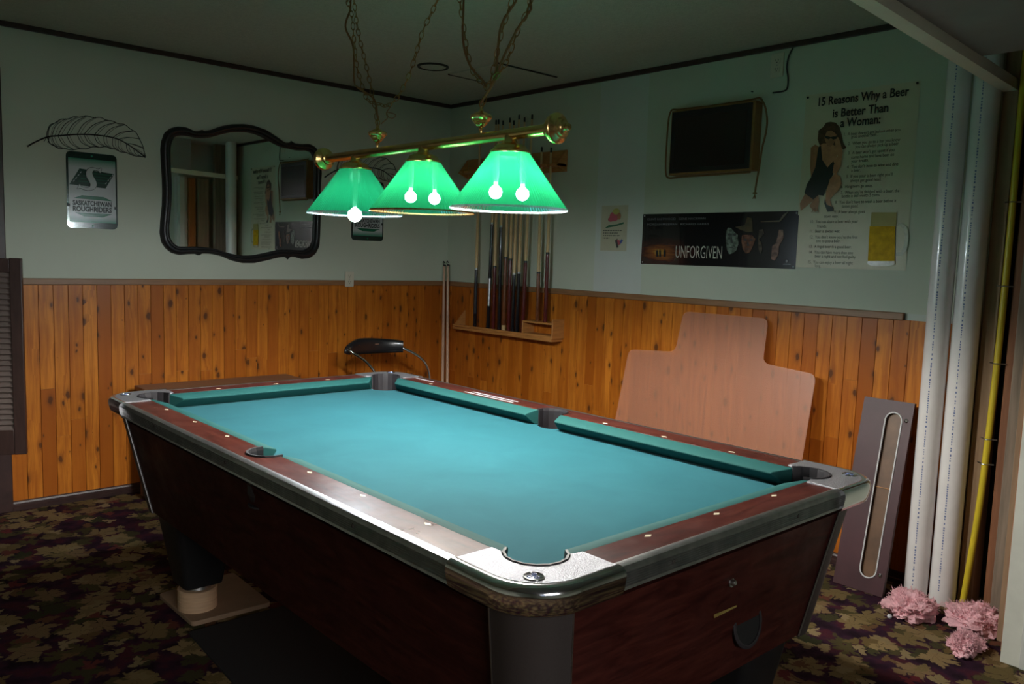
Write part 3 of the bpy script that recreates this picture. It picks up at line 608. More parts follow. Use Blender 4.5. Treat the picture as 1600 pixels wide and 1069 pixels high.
# corner strips that wrap the tapered corners
def corner_strip(sx, sy, ext):
    mb = MB(); n = 8; top = []; bot = []
    def arc(hu, hv, r, e, off):
        pts = [(hu+off, hv-r-e)]
        for k in range(n+1):
            a = PI/2*k/n; pts.append((hu-r+(r+off)*math.cos(a), hv-r+(r+off)*math.sin(a)))
        pts.append((hu-r-e, hv+off)); return pts
    for hu, hv, r, z, e in ((RT[0], RT[1], 0.075, 0.750, ext), (RB[0], RB[1], 0.065, ZB-0.004, ext)):
        o = arc(hu, hv, r, e, 0.0045); i = arc(hu, hv, r, e, -0.002)
        mb_ring = [(p[0]*sx, p[1]*sy, z) for p in o]+[(p[0]*sx, p[1]*sy, z) for p in i[::-1]]
        top.append(mb_ring)
    mb.loft(top); return mb
for sx in (-1, 1):
    for sy in (-1, 1):
        e = 0.028
        tag(corner_strip(sx, sy, e).build('corner_strip', M['brushed'], TB, smooth=30))
        # bright bead down each edge of the strip
        def edge(uv):
            mb = MB()
            for t in (0,):
                if uv == 0:
                    a = (sx*(RT[0]+0.0045), sy*(RT[1]-0.075-e), 0.75); b = (sx*(RB[0]+0.0045), sy*(RB[1]-0.065-e), ZB)
                else:
                    a = (sx*(RT[0]-0.075-e), sy*(RT[1]+0.0045), 0.75); b = (sx*(RB[0]-0.065-e), sy*(RB[1]+0.0045), ZB)
                mb.tube([a, b], 0.0022, 6)
            return mb
        edge(0).build('edge_bead', M['steel'], TB); edge(1).build('edge_bead', M['steel'], TB)
# slate bed with pocket bites
def bed_outline():
    hu, hv, R = 0.53, 1.04, 0.062
    pts = []
    def arc(cx, cy, a0, a1, n=9):
        return [(cx+R*math.cos(a0+(a1-a0)*k/n), cy+R*math.sin(a0+(a1-a0)*k/n)) for k in range(n+1)]
    c = (0.497, 1.008); d = math.acos((hu-c[0])/R); e = math.asin((hv-c[1])/R)
    pts += arc(c[0], c[1], -d, -(2*PI-e-PI/2-PI/2) , 9) if False else []
    def corner(sx, sy):
        # inner arc from the side edge to the end edge, bulging to the table centre
        a0 = -d; a1 = -(2*PI-(PI-e))
        q = arc(c[0], c[1], a0, a1, 12)
        return [(sx*p[0], sy*p[1]) for p in q]
    m = 0.56; dm = math.acos((m-hu)/R)
    side_r = [(m-R*math.cos(t), -R*math.sin(t)) for t in [dm*(1-2*k/10) for k in range(11)]]
    side_r = side_r   # runs with growing v
    q = []
    q += corner(1, -1)[::-1]
    q += side_r
    q += corner(1, 1)
    q += corner(-1, 1)[::-1]
    q += [(-p[0], -p[1]) for p in side_r]
    q += corner(-1, -1)
    return q
MB().prism(bed_outline(), 0.720, 0.748).build('playing_bed', M['cloth'], TB)
# wood rails
def long_rail(s):
    R = 0.058; c = 0.540
    n = 10; arc = []
    d = math.acos((c-IU)/R) if c > IU else PI/2
    for k in range(n+1):
        a = -PI/2*1.04+PI*1.04*k/n
        arc.append((c+R*math.cos(a), R*math.sin(a)))
    pts = [(HU, -0.937), (HU, 0.937), (IU, 0.937), (IU, 0.058)]+arc[::-1]+[(IU, -0.058), (IU, -0.937)]
    return MB().prism([(s*p[0], p[1]) for p in pts], 0.765, ZT)
for s in (-1, 1): long_rail(s).build('long_rail', M['rail_long'], TB, bevel=0.0015)
for s in (-1, 1): MB().box(-0.425, 0.425, s*IV if s > 0 else -HV, HV if s > 0 else -IV, 0.765, ZT).build('end_rail', M['rail_short'], TB, bevel=0.0015)
# cushions
cprof = [(0, 0.799), (0.012, 0.7995), (0.050, 0.788), (0.054, 0.783), (0.050, 0.777), (0.018, 0.7485), (0, 0.7485)]
def cushion(axis, s, a0, a1, c0, c1):
    # a0..a1 along the rail at its back, c0/c1 how far the nose is pulled in at each end
    mb = MB(); rings = []
    base = IU if axis == 'y' else IV
    for (a, c, k) in ((a0, c0, 1), (a1, c1, -1)):
        r = []
        for (p, z) in cprof:
            t = a+k*c*(p/0.054); q = s*(base-p)
            r.append((q, t, z) if axis == 'y' else (t, q, z))
        rings.append(r)
    return mb.loft(rings)
for s in (-1, 1):
    cushion('y', s, 0.056, 0.962, 0.018, 0.050).build('cushion', M['cushion'], TB, bevel=0.002)
    cushion('y', s, -0.962, -0.056, 0.050, 0.018).build('cushion', M['cushion'], TB, bevel=0.002)
    cushion('x', s, -0.452, 0.452, 0.050, 0.050).build('cushion', M['cushion'], TB, bevel=0.002)
# inlaid sights
def sight(u, v, long):
    a, b = (0.0045, 0.010) if long else (0.010, 0.0045)
    a, b = (0.0065, 0.0115) if long else (0.0115, 0.0065)
    return MB().prism([(u-a, v), (u, v-b), (u+a, v), (u, v+b)], ZT-0.002, ZT+0.0006)
for s in (-1, 1):
    for k in (-3, -2, -1, 1, 2, 3): sight(s*0.552, k*0.2475, True).build('rail_sight', M['ivory'], TB)
    for k in (-1, 0, 1): sight(k*0.2394, s*1.063, False).build('rail_sight', M['ivory'], TB)
# metal apron with ribs
def apron_prof():
    p = [(-0.006, 0.8005), (0.002, 0.8015), (0.013, 0.799), (0.0165, 0.792)]
    z = 0.789
    while z > 0.757:
        p += [(0.0175, z), (0.0150, z-0.0022)]; z -= 0.0046
    p += [(0.0165, 0.754), (0.012, 0.7515), (-0.03, 0.7515), (-0.03, 0.764), (-0.006, 0.764)]
    return p
for s in (-1, 1):
    MB().sweep([(HU+p, z) for p, z in apron_prof()], 'y', -0.94, 0.94, sgn=s).build('metal_apron', M['steel'], TB, smooth=25)
    MB().sweep([(HV+p, z) for p, z in apron_prof()], 'x', -0.43, 0.43, sgn=s).build('metal_apron', M['steel'], TB, smooth=25)
for (u, v) in ((-1, -0.6), (-1, 0.05), (-1, 0.6)):
    MB().lathe([(0, 0.0025), (0.004, 0.0018), (0.005, 0)], 12, mat=Matrix.Translation((-(HU+0.0165), v*1.0, 0.776)) @ Matrix.Rotation(-PI/2, 4, 'Y')).build('apron_screw', M['seam'], TB, smooth=30)
for u in (-0.26, 0.21):
    MB().lathe([(0, 0.0025), (0.004, 0.0018), (0.005, 0)], 12, mat=Matrix.Translation((u, -(HV+0.0165), 0.776)) @ Matrix.Rotation(PI/2, 4, 'X')).build('apron_screw', M['seam'], TB, smooth=30)
# chrome corner castings and pockets
PC = (0.497, 1.006); PR = 0.060
def casting(sx, sy):
    hu, hv, r = 0.652, 1.167, 0.085
    out = [(hu-0.005, 0.925), (hu, 0.935)]
    for k in range(9):
        a = PI/2*k/8; out.append((hu-r+r*math.cos(a), hv-r+r*math.sin(a)))
    out += [(0.425, hv), (0.413, hv-0.005), (0.413, 1.046), (0.436, 1.040)]
    for k in range(15):
        a = math.radians(146)+(math.radians(-52)-math.radians(146))*k/14
        out.append((PC[0]+PR*math.cos(a), PC[1]+PR*math.sin(a)))
    out += [(0.5345, 0.925)]
    return [(sx*p[0], sy*p[1]) for p in out]
def top_plate(sx, sy):
    hu, hv, r = 0.627, 1.135, 0.105
    out = [(hu, 0.930)]
    for k in range(9):
        a = PI/2*k/8; out.append((hu-r+r*math.cos(a), hv-r+r*math.sin(a)))
    out += [(0.418, hv), (0.418, 1.050), (0.437, 1.048)]
    for k in range(15):
        a = math.radians(143)+(math.radians(-49)-math.radians(143))*k/14
        out.append((PC[0]+(PR+0.004)*math.cos(a), PC[1]+(PR+0.004)*math.sin(a)))
    out += [(0.5395, 0.930)]
    return [(sx*p[0], sy*p[1]) for p in out]
def corner_side(sx, sy):
    # bowed skirt of the casting
    mb = MB(); path = [(0.644, 0.927)]
    for k in range(13):
        a = PI/2*k/12; path.append((0.529+0.115*math.cos(a), 1.037+0.115*math.sin(a)))
    path.append((0.415, 1.152))
    nrm = [(1, 0)]+[(math.cos(PI/2*k/12), math.sin(PI/2*k/12)) for k in range(13)]+[(0, 1)]
    prof = [(-0.016, 0.8045), (-0.006, 0.803), (0.001, 0.798), (0.004, 0.790), (0.0035, 0.779), (0.001, 0.765), (-0.003, 0.752), (-0.009, 0.747), (-0.03, 0.747), (-0.03, 0.800)]
    rings = [[(sx*(p[0]+q*n[0]), sy*(p[1]+q*n[1]), z) for q, z in prof] for p, n in zip(path, nrm)]
    return mb.loft(rings)
for sx in (-1, 1):
    for sy in (-1, 1):
        cc = corner_side(sx, sy).build('corner_casting', M['chrome'], TB, smooth=50)
        MB().prism(top_plate(sx, sy), 0.770, 0.8040).build('top_plate', M['hammer'], cc, bevel=0.0012)
        em = MB().lathe([(0, 0.8050), (0.017, 0.8050), (0.0195, 0.8040), (0.0195, 0.803)], 28, mat=Matrix.Translation((sx*0.578, sy*1.086, 0)))
        em.tube([(sx*0.578+0.0185*math.cos(2*PI*k/24), sy*1.086+0.0185*math.sin(2*PI*k/24), 0.8050) for k in range(24)], 0.0012, 5, closed=True)
        for q in ((-.007, .004), (.006, .006), (0, -.006)):
            em.tube([(sx*0.578+q[0]+0.005*math.cos(2*PI*k/10), sy*1.086+q[1]+0.004*math.sin(2*PI*k/10), 0.8053) for k in range(10)], 0.0009, 4, 1, closed=True)
        em.build('round_emblem', [M['chrome'], M['blue_ink']], cc, smooth=40)
        # pocket: liner wall and lip
        pk = MB(); n = 20; a0, a1 = math.radians(158), math.radians(-64)
        rin, rout = [], []
        rings = []
        for k in range(n+1):
            a = a0+(a1-a0)*k/n
            rad = PR-0.0015-(0.0018 if k % 2 else 0)
            c, s_ = math.cos(a), math.sin(a)
            def P(r, z): return (sx*(PC[0]+r*c), sy*(PC[1]+r*s_), z)
            rings.append([P(rad, 0.806), P(rad+0.005, 0.8065), P(rad+0.006, 0.800), P(rad+0.003, 0.795), P(rad+0.003, 0.69), P(rad-0.012, 0.66), P(rad-0.016, 0.66), P(rad-0.003, 0.70), P(rad-0.0015, 0.795)])
        pk.loft(rings)
        pk.lathe([(0, 0.655), (PR, 0.655), (PR, 0.66), (0, 0.66)], 20, mat=Matrix.Translation((sx*PC[0], sy*PC[1], 0)))
        pk.build('corner_pocket', M['rubber'], TB, smooth=12)
for s in (-1, 1):
    pk = MB(); rings = []; n = 18; c0 = 0.540
    for k in range(n+1):
        a = math.radians(-99)+math.radians(198)*k/n
        rad = 0.0555-(0.0015 if k % 2 else 0); c, s_ = math.cos(a), math.sin(a)
        def P(r, z): return (s*(c0+r*c), r*s_, z)
        rings.append([P(rad, 0.804), P(rad+0.006, 0.8045), P(rad+0.0075, 0.8005), P(rad+0.0025, 0.796), P(rad+0.0025, 0.69), P(rad-0.012, 0.66), P(rad-0.016, 0.66), P(rad-0.002, 0.70), P(rad-0.002, 0.795)])
    pk.loft(rings)
    pk.lathe([(0, 0.655), (0.056, 0.655), (0.056, 0.66), (0, 0.66)], 20, mat=Matrix.Translation((s*c0, 0, 0)))
    pk.build('side_pocket', M['rubber'], TB, smooth=12)
# fittings on the near end
def end_y(z): return -(RB[1]+(RT[1]-RB[1])*(z-ZB)/(0.752-ZB))
tilt = math.atan2(RT[1]-RB[1], 0.752-ZB)
def end_mat(u, z): return Matrix.Translation((u, end_y(z)-0.0005, z)) @ Matrix.Rotation(-tilt, 4, 'X') @ Matrix.Rotation(PI/2, 4, 'X')
MB().lathe([(0, 0.012), (0.0045, 0.012), (0.007, 0.009), (0.007, 0.002), (0.011, 0.002), (0.011, 0)], 20, mat=end_mat(0.035, 0.643)).build('lock_cylinder', M['steel'], TB, smooth=40)
hb = MB().lathe([(0.050, 0.0), (0.050, 0.004), (0.056, 0.005), (0.060, 0.003), (0.060, 0)], 32, mat=end_mat(0.150, 0.508))
hb.lathe([(0.0, 0.0014), (0.05, 0.0014), (0.05, 0)], 32, mat=end_mat(0.150, 0.508), mi=1)
M['void'] = plain('dark_opening', (0.003, 0.003, 0.003), 0.9)
tag(hb.build('ball_return_port', [M['rubber'], M['void']], TB, smooth=40), label='round black-lined ball return opening')
mk = MB().prism([(-0.045, -0.004), (0.045, -0.002), (0.045, 0.002), (-0.045, 0.004)], 0, 0.002)
mk.v = [tuple(end_mat(0.035, 0.572) @ Vector(p)) for p in mk.v]
mk.build('brass_nameplate', M['brass'], TB)
# thin strips with rows of pale dashes on the far long rail
for (u, v0, v1, w) in ((0.548, 0.215, 0.505, 0.0045), (0.574, 0.215, 0.485, 0.0045), (0.590, 0.775, 0.90, 0.0045)):
    mb = MB(); vv = v0
    mb.box(u-0.010, u+0.010, v0-0.008, v1+0.008, ZT, ZT+0.0010, 0)
    while vv < v1:
        l = random.uniform(0.010, 0.03); mb.box(u-w, u+w, vv, min(vv+l, v1), ZT+0.0010, ZT+0.0016, 1); vv += l+0.004
    tag(mb.build('pale_dash_strip', [M['rail_long'], M['white']], TB), label='thin strip of pale dashes on the rail')
# legs
def leg(sx, sy):
    top = 0.39; mb = MB(); cx, cy = sx*0.395, sy*0.885
    r0 = [(cx+p[0], cy+p[1], top) for p in rrect(0.115, 0.115, 0.03, 4)]
    r1 = [(cx+p[0], cy+p[1], 0.115) for p in rrect(0.070, 0.070, 0.02, 4)]
    return mb.loft([r0, r1]), cx, cy
for sx in (-1, 1):
    for sy in (-1, 1):
        lm, cx, cy = leg(sx, sy)
        if (sx, sy) == (-1, 1):
            lo = 0.0958
        else: lo = 0.008
        L_ = lm.build('leg', M['black'], TB, bevel=0.003)
        MB().lathe([(0, 0.118), (0.024, 0.118), (0.024, lo+0.02), (0.045, lo+0.018), (0.048, lo), (0, lo)], 24, mat=Matrix.Translation((cx, cy, 0))).build('levelling_foot', M['steel'], L_, smooth=40)
# packing under the far left leg, and the black mat
bd = MB().prism(fillet([(-2.534, -1.512), (-2.53, -1.836), (-2.233, -1.846), (-2.222, -1.477)], 0.02), 0.0, 0.018)
tag(bd.build('floor_board', M['tan_board'], bevel=0.003), 'thin tan board on the carpet under the far left leg of the pool table', 'board')
bc = empty('wooden_block', (-2.462, -1.712, 0.018)); tag(bc, 'round beige wooden block packed under the far left table leg', 'block')
MB().lathe([(0, 0), (0.070, 0), (0.070, 0.034), (0.0685, 0.036), (0.070, 0.038), (0.070, 0.074), (0.066, 0.077), (0, 0.077)], 36).build('block', M['puck'], bc, smooth=30)
tag(MB().prism([(-2.56, -1.880), (-2.62, -3.0), (-1.55, -3.05), (-1.50, -1.88)], 0.0, 0.008).build('floor_mat', M['rug']), 'black mat on the carpet beneath the pool table', 'mat')
cp = MB()
for k in range(7):
    a = random.random()*6.28; cp.tube([(-2.505+0.02*math.cos(k), -1.60+0.02*math.sin(2*k), 0.030+0.004*k), (-2.49+0.04*math.cos(a), -1.60+0.03*math.sin(a), 0.026), (-2.50+0.05*math.cos(a+1), -1.605+0.02*math.sin(a+2), 0.022)], 0.002, 5)

# ================================================================== billiard light
BL = empty('billiard_light', (0, 0, 0)); BL.matrix_world = TB.matrix_world.copy()
BL.location = (-2.0698, -2.6011, 0); BL.rotation_euler = (0, 0, -0.0039)
tag(BL, 'three-shade green billiard light on a brass bar hung by chains over the table', 'light')
U0 = 0.1; ZBAR = 1.706
rotY = Matrix.Rotation(-PI/2, 4, 'X')      # local z to +y
bar = MB(); bar.tube([(U0, -0.395, ZBAR), (U0, 0.84, ZBAR)], 0.0165, 24)
bar.build('bar', M['brass'], BL, smooth=40)
def finial(v, d):
    prof = [(0.0165, 0), (0.022, 0.002), (0.024, 0.008), (0.020, 0.014), (0.019, 0.020), (0.026, 0.022), (0.040, 0.028), (0.043, 0.036), (0.042, 0.043), (0.037, 0.046), (0.035, 0.050),
            (0.031, 0.052), (0.029, 0.057), (0.024, 0.059), (0.022, 0.064), (0.016, 0.066), (0.011, 0.070), (0.009, 0.076), (0.011, 0.080), (0.008, 0.086), (0.0, 0.088)]
    m = Matrix.Translation((U0, v, ZBAR)) @ (Matrix.Rotation(-PI/2, 4, 'X') if d > 0 else Matrix.Rotation(PI/2, 4, 'X'))
    return MB().lathe(prof, 32, mat=m)
finial(0.825, 1).build('finial', M['brass'], BL, smooth=45); finial(-0.380, -1).build('finial', M['brass'], BL, smooth=45)
for i, v in enumerate((0.630, 0.204, -0.228)):
    T_ = Matrix.Translation((U0, v, 0))
    def rib(k, z): return (0.0005 if k % 2 else -0.0005)*(1 if z < 1.54 else 0.15)
    sh = MB().lathe([(0.058, 1.652), (0.087, 1.612), (0.116, 1.571), (0.145, 1.531), (0.1735, 1.493)], 220, mat=T_, rmod=rib).build('shade', M['shade'], BL)
    MB().lathe([(0.1735, 1.493), (0.1750, 1.4895), (0.1738, 1.4870), (0.172, 1.4895)], 150, mat=T_, closed_prof=True, rmod=lambda k, z: 0.0006 if k % 2 else -0.0006).build('shade_rim', M['shade_rim'] if i != 1 else M['brass'], sh)
    MB().lathe([(0.056, 1.650), (0.060, 1.652), (0.061, 1.656), (0.055, 1.661), (0.050, 1.664), (0.046, 1.672), (0.034, 1.678), (0.022, 1.681), (0.018, 1.69), (0.018, 1.705)], 40, mat=T_).build('fitter', M['brass'], BL, smooth=35)
    if i == 0:
        bulbs = [(0.0, 0.0, 1.487, 0.026)]
    else:
        # camera-side direction so that the two bulbs stand apart
        bulbs = [(-0.030, 0.026, 1.538, 0.020), (0.030, -0.026, 1.535, 0.020)]
    for (du, dv, z, r) in bulbs:
        B_ = Matrix.Translation((U0+du, v+dv, z))
        so = MB().lathe([(0, 1.66-z), (0.009, 1.66-z), (0.010, 0.055), (0.007, 0.029), (0, 0.029)], 16, mat=B_).build('socket', M['socket'], BL, smooth=40)
        prof = [(0, -r), (r*0.5, -r*0.87), (r*0.87, -r*0.5), (r, 0), (r*0.87, r*0.5), (r*0.5, r*0.87), (0.006, r*1.0), (0.005, r*1.5)]
        MB().lathe(prof, 20, mat=B_).build('bulb', (M['glow_low'], M['glow_white'], M['glow_near'])[i], so, smooth=60)
# hanging bells
for v in (0.484, -0.090):
    T_ = Matrix.Translation((U0, v, 0))
    MB().lathe([(0, 1.728), (0.006, 1.729), (0.008, 1.735), (0.006, 1.739), (0.015, 1.744), (0.017, 1.748), (0.021, 1.750), (0.023, 1.755), (0.027, 1.757), (0.029, 1.762), (0.033, 1.765), (0.0345, 1.771),
                (0.031, 1.776), (0.018, 1.782), (0.008, 1.787), (0.005, 1.794), (0.005, 1.801), (0, 1.802)], 28, mat=T_).build('hanger_bell', M['brass'], BL, smooth=35)
    MB().tube([(U0, v, 1.72), (U0, v, 1.74)], 0.005, 10).build('hanger_stem', M['brass'], BL)
    mb = MB()
    mb.tube([(U0+0.009*math.cos(2*PI*k/14), v, 1.809+0.011*math.sin(2*PI*k/14)) for k in range(14)], 0.0018, 6, closed=True)
    mb.build('hanger_ring', M['brass'], BL, smooth=50)
# chains
def chain(path, to_ceiling=True):
    P = smoothpts([Vector((U0+0.004*math.sin(3.1*i), p[0], p[1])) for i, p in enumerate(path)], 8)
    if to_ceiling:
        first = P[0]; d = (P[0]-P[3]).normalized()
        t = (CEIL-first.z)/max(d.z, 0.35); end = first+Vector((0, d.y*t, CEIL-first.z))
        P = [end*(1-k/8)+first*(k/8) for k in range(8)]+P
    # resample
    ln = [0]
    for a, b in zip(P[:-1], P[1:]): ln.append(ln[-1]+(b-a).length)
    step = 0.0235; n = max(2, int(ln[-1]/step)); out = []
    j = 0
    for k in range(n+1):
        s = ln[-1]*k/n
        while j < len(ln)-2 and ln[j+1] < s: j += 1
        f = (s-ln[j])/max(1e-9, ln[j+1]-ln[j]); out.append(P[j].lerp(P[j+1], f))
    mb = MB()
    for k in range(n):
        a, b = out[k], out[k+1]; c = (a+b)/2; t = (b-a).normalized()
        u = t.cross(Vector((1,0,0))); u = u.normalized() if u.length > 0.1 else Vector((0,1,0))
        w = t.cross(u)
        ang = (PI/4 if k % 2 else -PI/4)+0.25*math.sin(k)
        side = u*math.cos(ang)+w*math.sin(ang)
        L2, W2 = 0.0150, 0.0068; pts = []
        for q in range(14):
            th = 2*PI*q/14
            pts.append(c+t*(L2*math.cos(th))+side*(W2*math.sin(th)))
        mb.tube(pts, 0.0015, 5, closed=True)
    return mb, P
for c in CHAINS:
    mb, P = chain(c)
    mb.build('chain', M['brass_dull'], BL, smooth=60)
    MB().tube([P[0]+Vector((0,0,-0.02)), P[0]+Vector((0.008,0,-0.012)), P[0]], 0.003, 6).build('ceiling_hook', M['brass_dull'], BL)
for i, c in enumerate(CORDS):
    P = smoothpts([Vector((U0+0.011*math.cos(2.3*k), p[0], p[1])) for k, p in enumerate(c)], 8)
    if i < 4:
        P = [Vector((P[0].x, P[0].y+(0.05 if i else 0.0), CEIL))]+P
    MB().tube(P, 0.0036 if i < 4 else 0.0018, 7).build('flex_cord', M['cord'], BL, smooth=60)

# ================================================================== wall things, left wall
mr = empty('wall_mirror', None, mat=frame_left(-1.5, 1.65))
tag(mr, 'large scalloped mirror in a black wooden frame on the wall', 'mirror')
def resample(pts, n):
    P = [Vector((p[0], p[1], 0)) for p in pts]; Q = P+[P[0]]
    L_ = [0]
    for a, b in zip(Q[:-1], Q[1:]): L_.append(L_[-1]+(b-a).length)
    out = []; j = 0
    for k in range(n):
        s = L_[-1]*k/n
        while j < len(L_)-2 and L_[j+1] < s: j += 1
        f = (s-L_[j])/max(1e-9, L_[j+1]-L_[j]); out.append(Q[j].lerp(Q[j+1], f))
    return out
NO = 220
outr = resample(MIR_OUT, NO)
innd = resample(MIR_IN, 900)
innr = []
last = min(range(900), key=lambda k: (innd[k]-outr[0]).length)
for k in range(NO):
    cand = range(last, last+18)
    best = min(cand, key=lambda q: (innd[q % 900]-outr[k]).length); last = best
    innr.append(innd[best % 900])
for _ in range(3): innr = [(innr[k-1]+innr[k]*2+innr[(k+1) % NO])/4 for k in range(NO)]
rings = []
for o_, i_ in zip(outr, innr):
    d = i_-o_
    def Q(f, z): p = o_+d*f; return (p.x, p.y, z)
    rings.append([Q(0, 0.0), Q(0.0, 0.012), Q(0.10, 0.022), Q(0.30, 0.030), Q(0.50, 0.031), Q(0.66, 0.026), Q(0.72, 0.018), Q(0.86, 0.019), Q(0.97, 0.015), Q(1.0, 0.008), Q(1.0, 0.0)])
mf = MB(); nn = 11; vs = [p for r in rings for p in r]; fs = []
for k in range(NO):
    l = (k+1) % NO
    for i in range(nn):
        j = (i+1) % nn; fs.append((k*nn+i, k*nn+j, l*nn+j, l*nn+i))
mf.add(vs, fs)
for (px, py) in ((-0.370, 0.0),):
    pass
mf.build('frame', M['black'], mr, smooth=60)
ctr = sum((p for p in innr), Vector())/NO
MB().flat([((p-ctr)*1.02+ctr)[:2] for p in innr], 0.009).build('mirror_glass', M['mirror'], mr)

# feather wall drawings
def leaf_art(x, z, label):
    e = empty('feather_wall_decal', None, mat=frame_left(x, z))
    tag(e, label, 'wall decal', 'black feather decals on the left wall')
    mb = MB()
    rib = smoothpts([(p[0], p[1], 0.002) for p in LEAF_RIB], 6)
    top = smoothpts([(p[0], p[1], 0.002) for p in LEAF_TOP], 6)
    bot = smoothpts([(p[0], p[1], 0.002) for p in LEAF_BOT], 6)
    def wob(pts, a): return [p+Vector((0, a*math.sin(k*1.1), 0)) for k, p in enumerate(pts)]
    mb.tube(rib, [0.0042-0.0026*k/len(rib) for k in range(len(rib))], 6)
    mb.tube([p+Vector((0,0.003,0)) for p in rib[8:]], 0.0014, 5)
    mb.tube(wob(top, 0.0035), 0.0020, 5); mb.tube(wob(bot, 0.0030), 0.0024, 5)
    n = 12
    for side in (top, bot):
        for k in range(n):
            a = rib[int(12+(len(rib)-16)*k/n)]; b = side[min(len(side)-1, int(len(side)*(k+2.6)/(n+2.0)))]
            m = (a+b)/2+Vector((-0.012, 0.008 if side is top else -0.008, 0))
            mb.tube(smoothpts([a, m, b], 5), 0.0016, 5)
            mb.tube(smoothpts([a+Vector((0.012,0,0)), m+Vector((0.014,0,0)), b+Vector((0.006,0,0))], 5), 0.0010, 4)
    mb.tube([(0.09, 0.06, 0.002), (0.075, 0.035, 0.002)], 0.0016, 5); mb.tube([(0.10, 0.06, 0.002), (0.092, 0.03, 0.002)], 0.0016, 5)
    mb.build('line_drawing', M['ink'], e)
    return e
leaf_art(-2.618, 1.81, 'black line feather decal above the sign left of the mirror')
leaf_art(-0.985, 1.803, 'black line feather decal behind the far green shade, right of the mirror')

# team signs
def team_sign(x, z, label):
    e = empty('team_sign', None, mat=frame_left(x, z))
    tag(e, label, 'sign', 'green and white team signs on the left wall')
    w, h = 0.242, 0.385
    MB().prism(fillet([(0,0),(w,0),(w,h),(0,h)], 0.026), 0, 0.002).build('sign_plate', M['sign_dark'], e)
    mb = MB()
    mb.flat([(0.010, 0.030), (w-0.008, 0.030), (w-0.008, h-0.032), (0.010, h-0.032)], 0.0026, 0)
    # slanted field badge
    mb.flat([(0.013, 0.218), (0.185, 0.210), (w-0.014, 0.288), (0.062, 0.302)], 0.0030, 1)
    for k in range(4):
        y = 0.236+0.015*k; mb.flat([(0.055+0.012*k, y), (0.19+0.008*k, y-0.003), (0.191+0.008*k, y), (0.056+0.012*k, y+0.003)], 0.0032, 2)
        for xx in (0.030+0.011*k, 0.183+0.011*k):
            mb.flat([(xx, y-0.004), (xx+0.006, y), (xx+0.009, y+0.007), (xx+0.002, y+0.002)], 0.0034, 0)
    sp = [(0.048, 0.196), (0.060, 0.222), (0.066, 0.212), (0.085, 0.206), (0.103, 0.208), (0.112, 0.222), (0.106, 0.240), (0.094, 0.262), (0.092, 0.284), (0.102, 0.303), (0.124, 0.312), (0.150, 0.306), (0.166, 0.314),
          (0.160, 0.288), (0.150, 0.297), (0.134, 0.300), (0.122, 0.290), (0.124, 0.270), (0.138, 0.244), (0.140, 0.220), (0.128, 0.202), (0.104, 0.194), (0.080, 0.196), (0.064, 0.202)]
    sp = [(p.x, p.y) for p in smoothpts([(a, b, 0) for a, b in sp+[sp[0]]], 3)[:-1]]
    cx = sum(p[0] for p in sp)/len(sp); cy = sum(p[1] for p in sp)/len(sp)
    mb.tube([(p[0], p[1], 0.0035) for p in sp], 0.0022, 4, 3, closed=True)
    mb.flat(sp, 0.0060, 0)
    # soft lens shapes above and below the name
    mb.flat([(0.030, 0.150), (0.070, 0.167), (0.175, 0.165), (0.218, 0.146)], 0.0030, 2)
    mb.flat([(0.035, 0.078), (0.215, 0.078), (0.170, 0.060), (0.080, 0.060)], 0.0030, 2)
    mb.box(0.0, 0.014, 0.108, 0.122, 0.0028, 0.0034, 3); mb.box(w-0.016, w, 0.104, 0.118, 0.0028, 0.0034, 3)
    mb.flat(ellipse(w/2, h-0.016, 0.005, 0.005, 12), 0.0030, 0); mb.flat(ellipse(w/2, 0.014, 0.006, 0.006, 12), 0.0030, 2)
    mb.build('printed_emblem', [M['sign_white'], M['sign_green_dark'], M['sign_green'], M['ink']], e)
    tb = MB()
    tb.add(*text('SASKATCHEWAN', 0.027, 0.117, 0.033, 0.0036, width=0.186, bold=0.0014))
    tb.add(*text('ROUGHRIDERS', 0.027, 0.086, 0.036, 0.0036, width=0.186, bold=0.0014))
    tb.build('lettering', M['ink'], e)
def m_sign_white():
    t = NT('sign_printed_white'); c = t.new('ShaderNodeTexCoord'); sp = t.new('ShaderNodeSeparateXYZ'); t.ln(c.outputs['Object'], sp.inputs[0])
    t.ln(t.ramp(t.math('MULTIPLY', sp.outputs[1], 2.6), [(0.08, (0.02, 0.20, 0.12)), (0.17, (0.50, 0.53, 0.53)), (0.80, (0.50, 0.52, 0.52)), (0.92, (0.03, 0.22, 0.13))]), t.b.inputs['Base Color'])
    t.b.inputs['Roughness'].default_value = 0.25; return t.mat
M['sign_white'] = m_sign_white()
M['sign_dark'] = plain('sign_black_green', (0.006, 0.022, 0.018), 0.2, coat=0.4)
M['sign_green_dark'] = plain('sign_deep_green', (0.008, 0.035, 0.022), 0.25)
M['sign_green'] = plain('sign_green', (0.012, 0.13, 0.065), 0.25)
team_sign(-2.446, 1.427, 'rounded green and white football team sign left of the mirror')
team_sign(-0.786, 1.427, 'rounded green and white football team sign half hidden behind the far green shade')

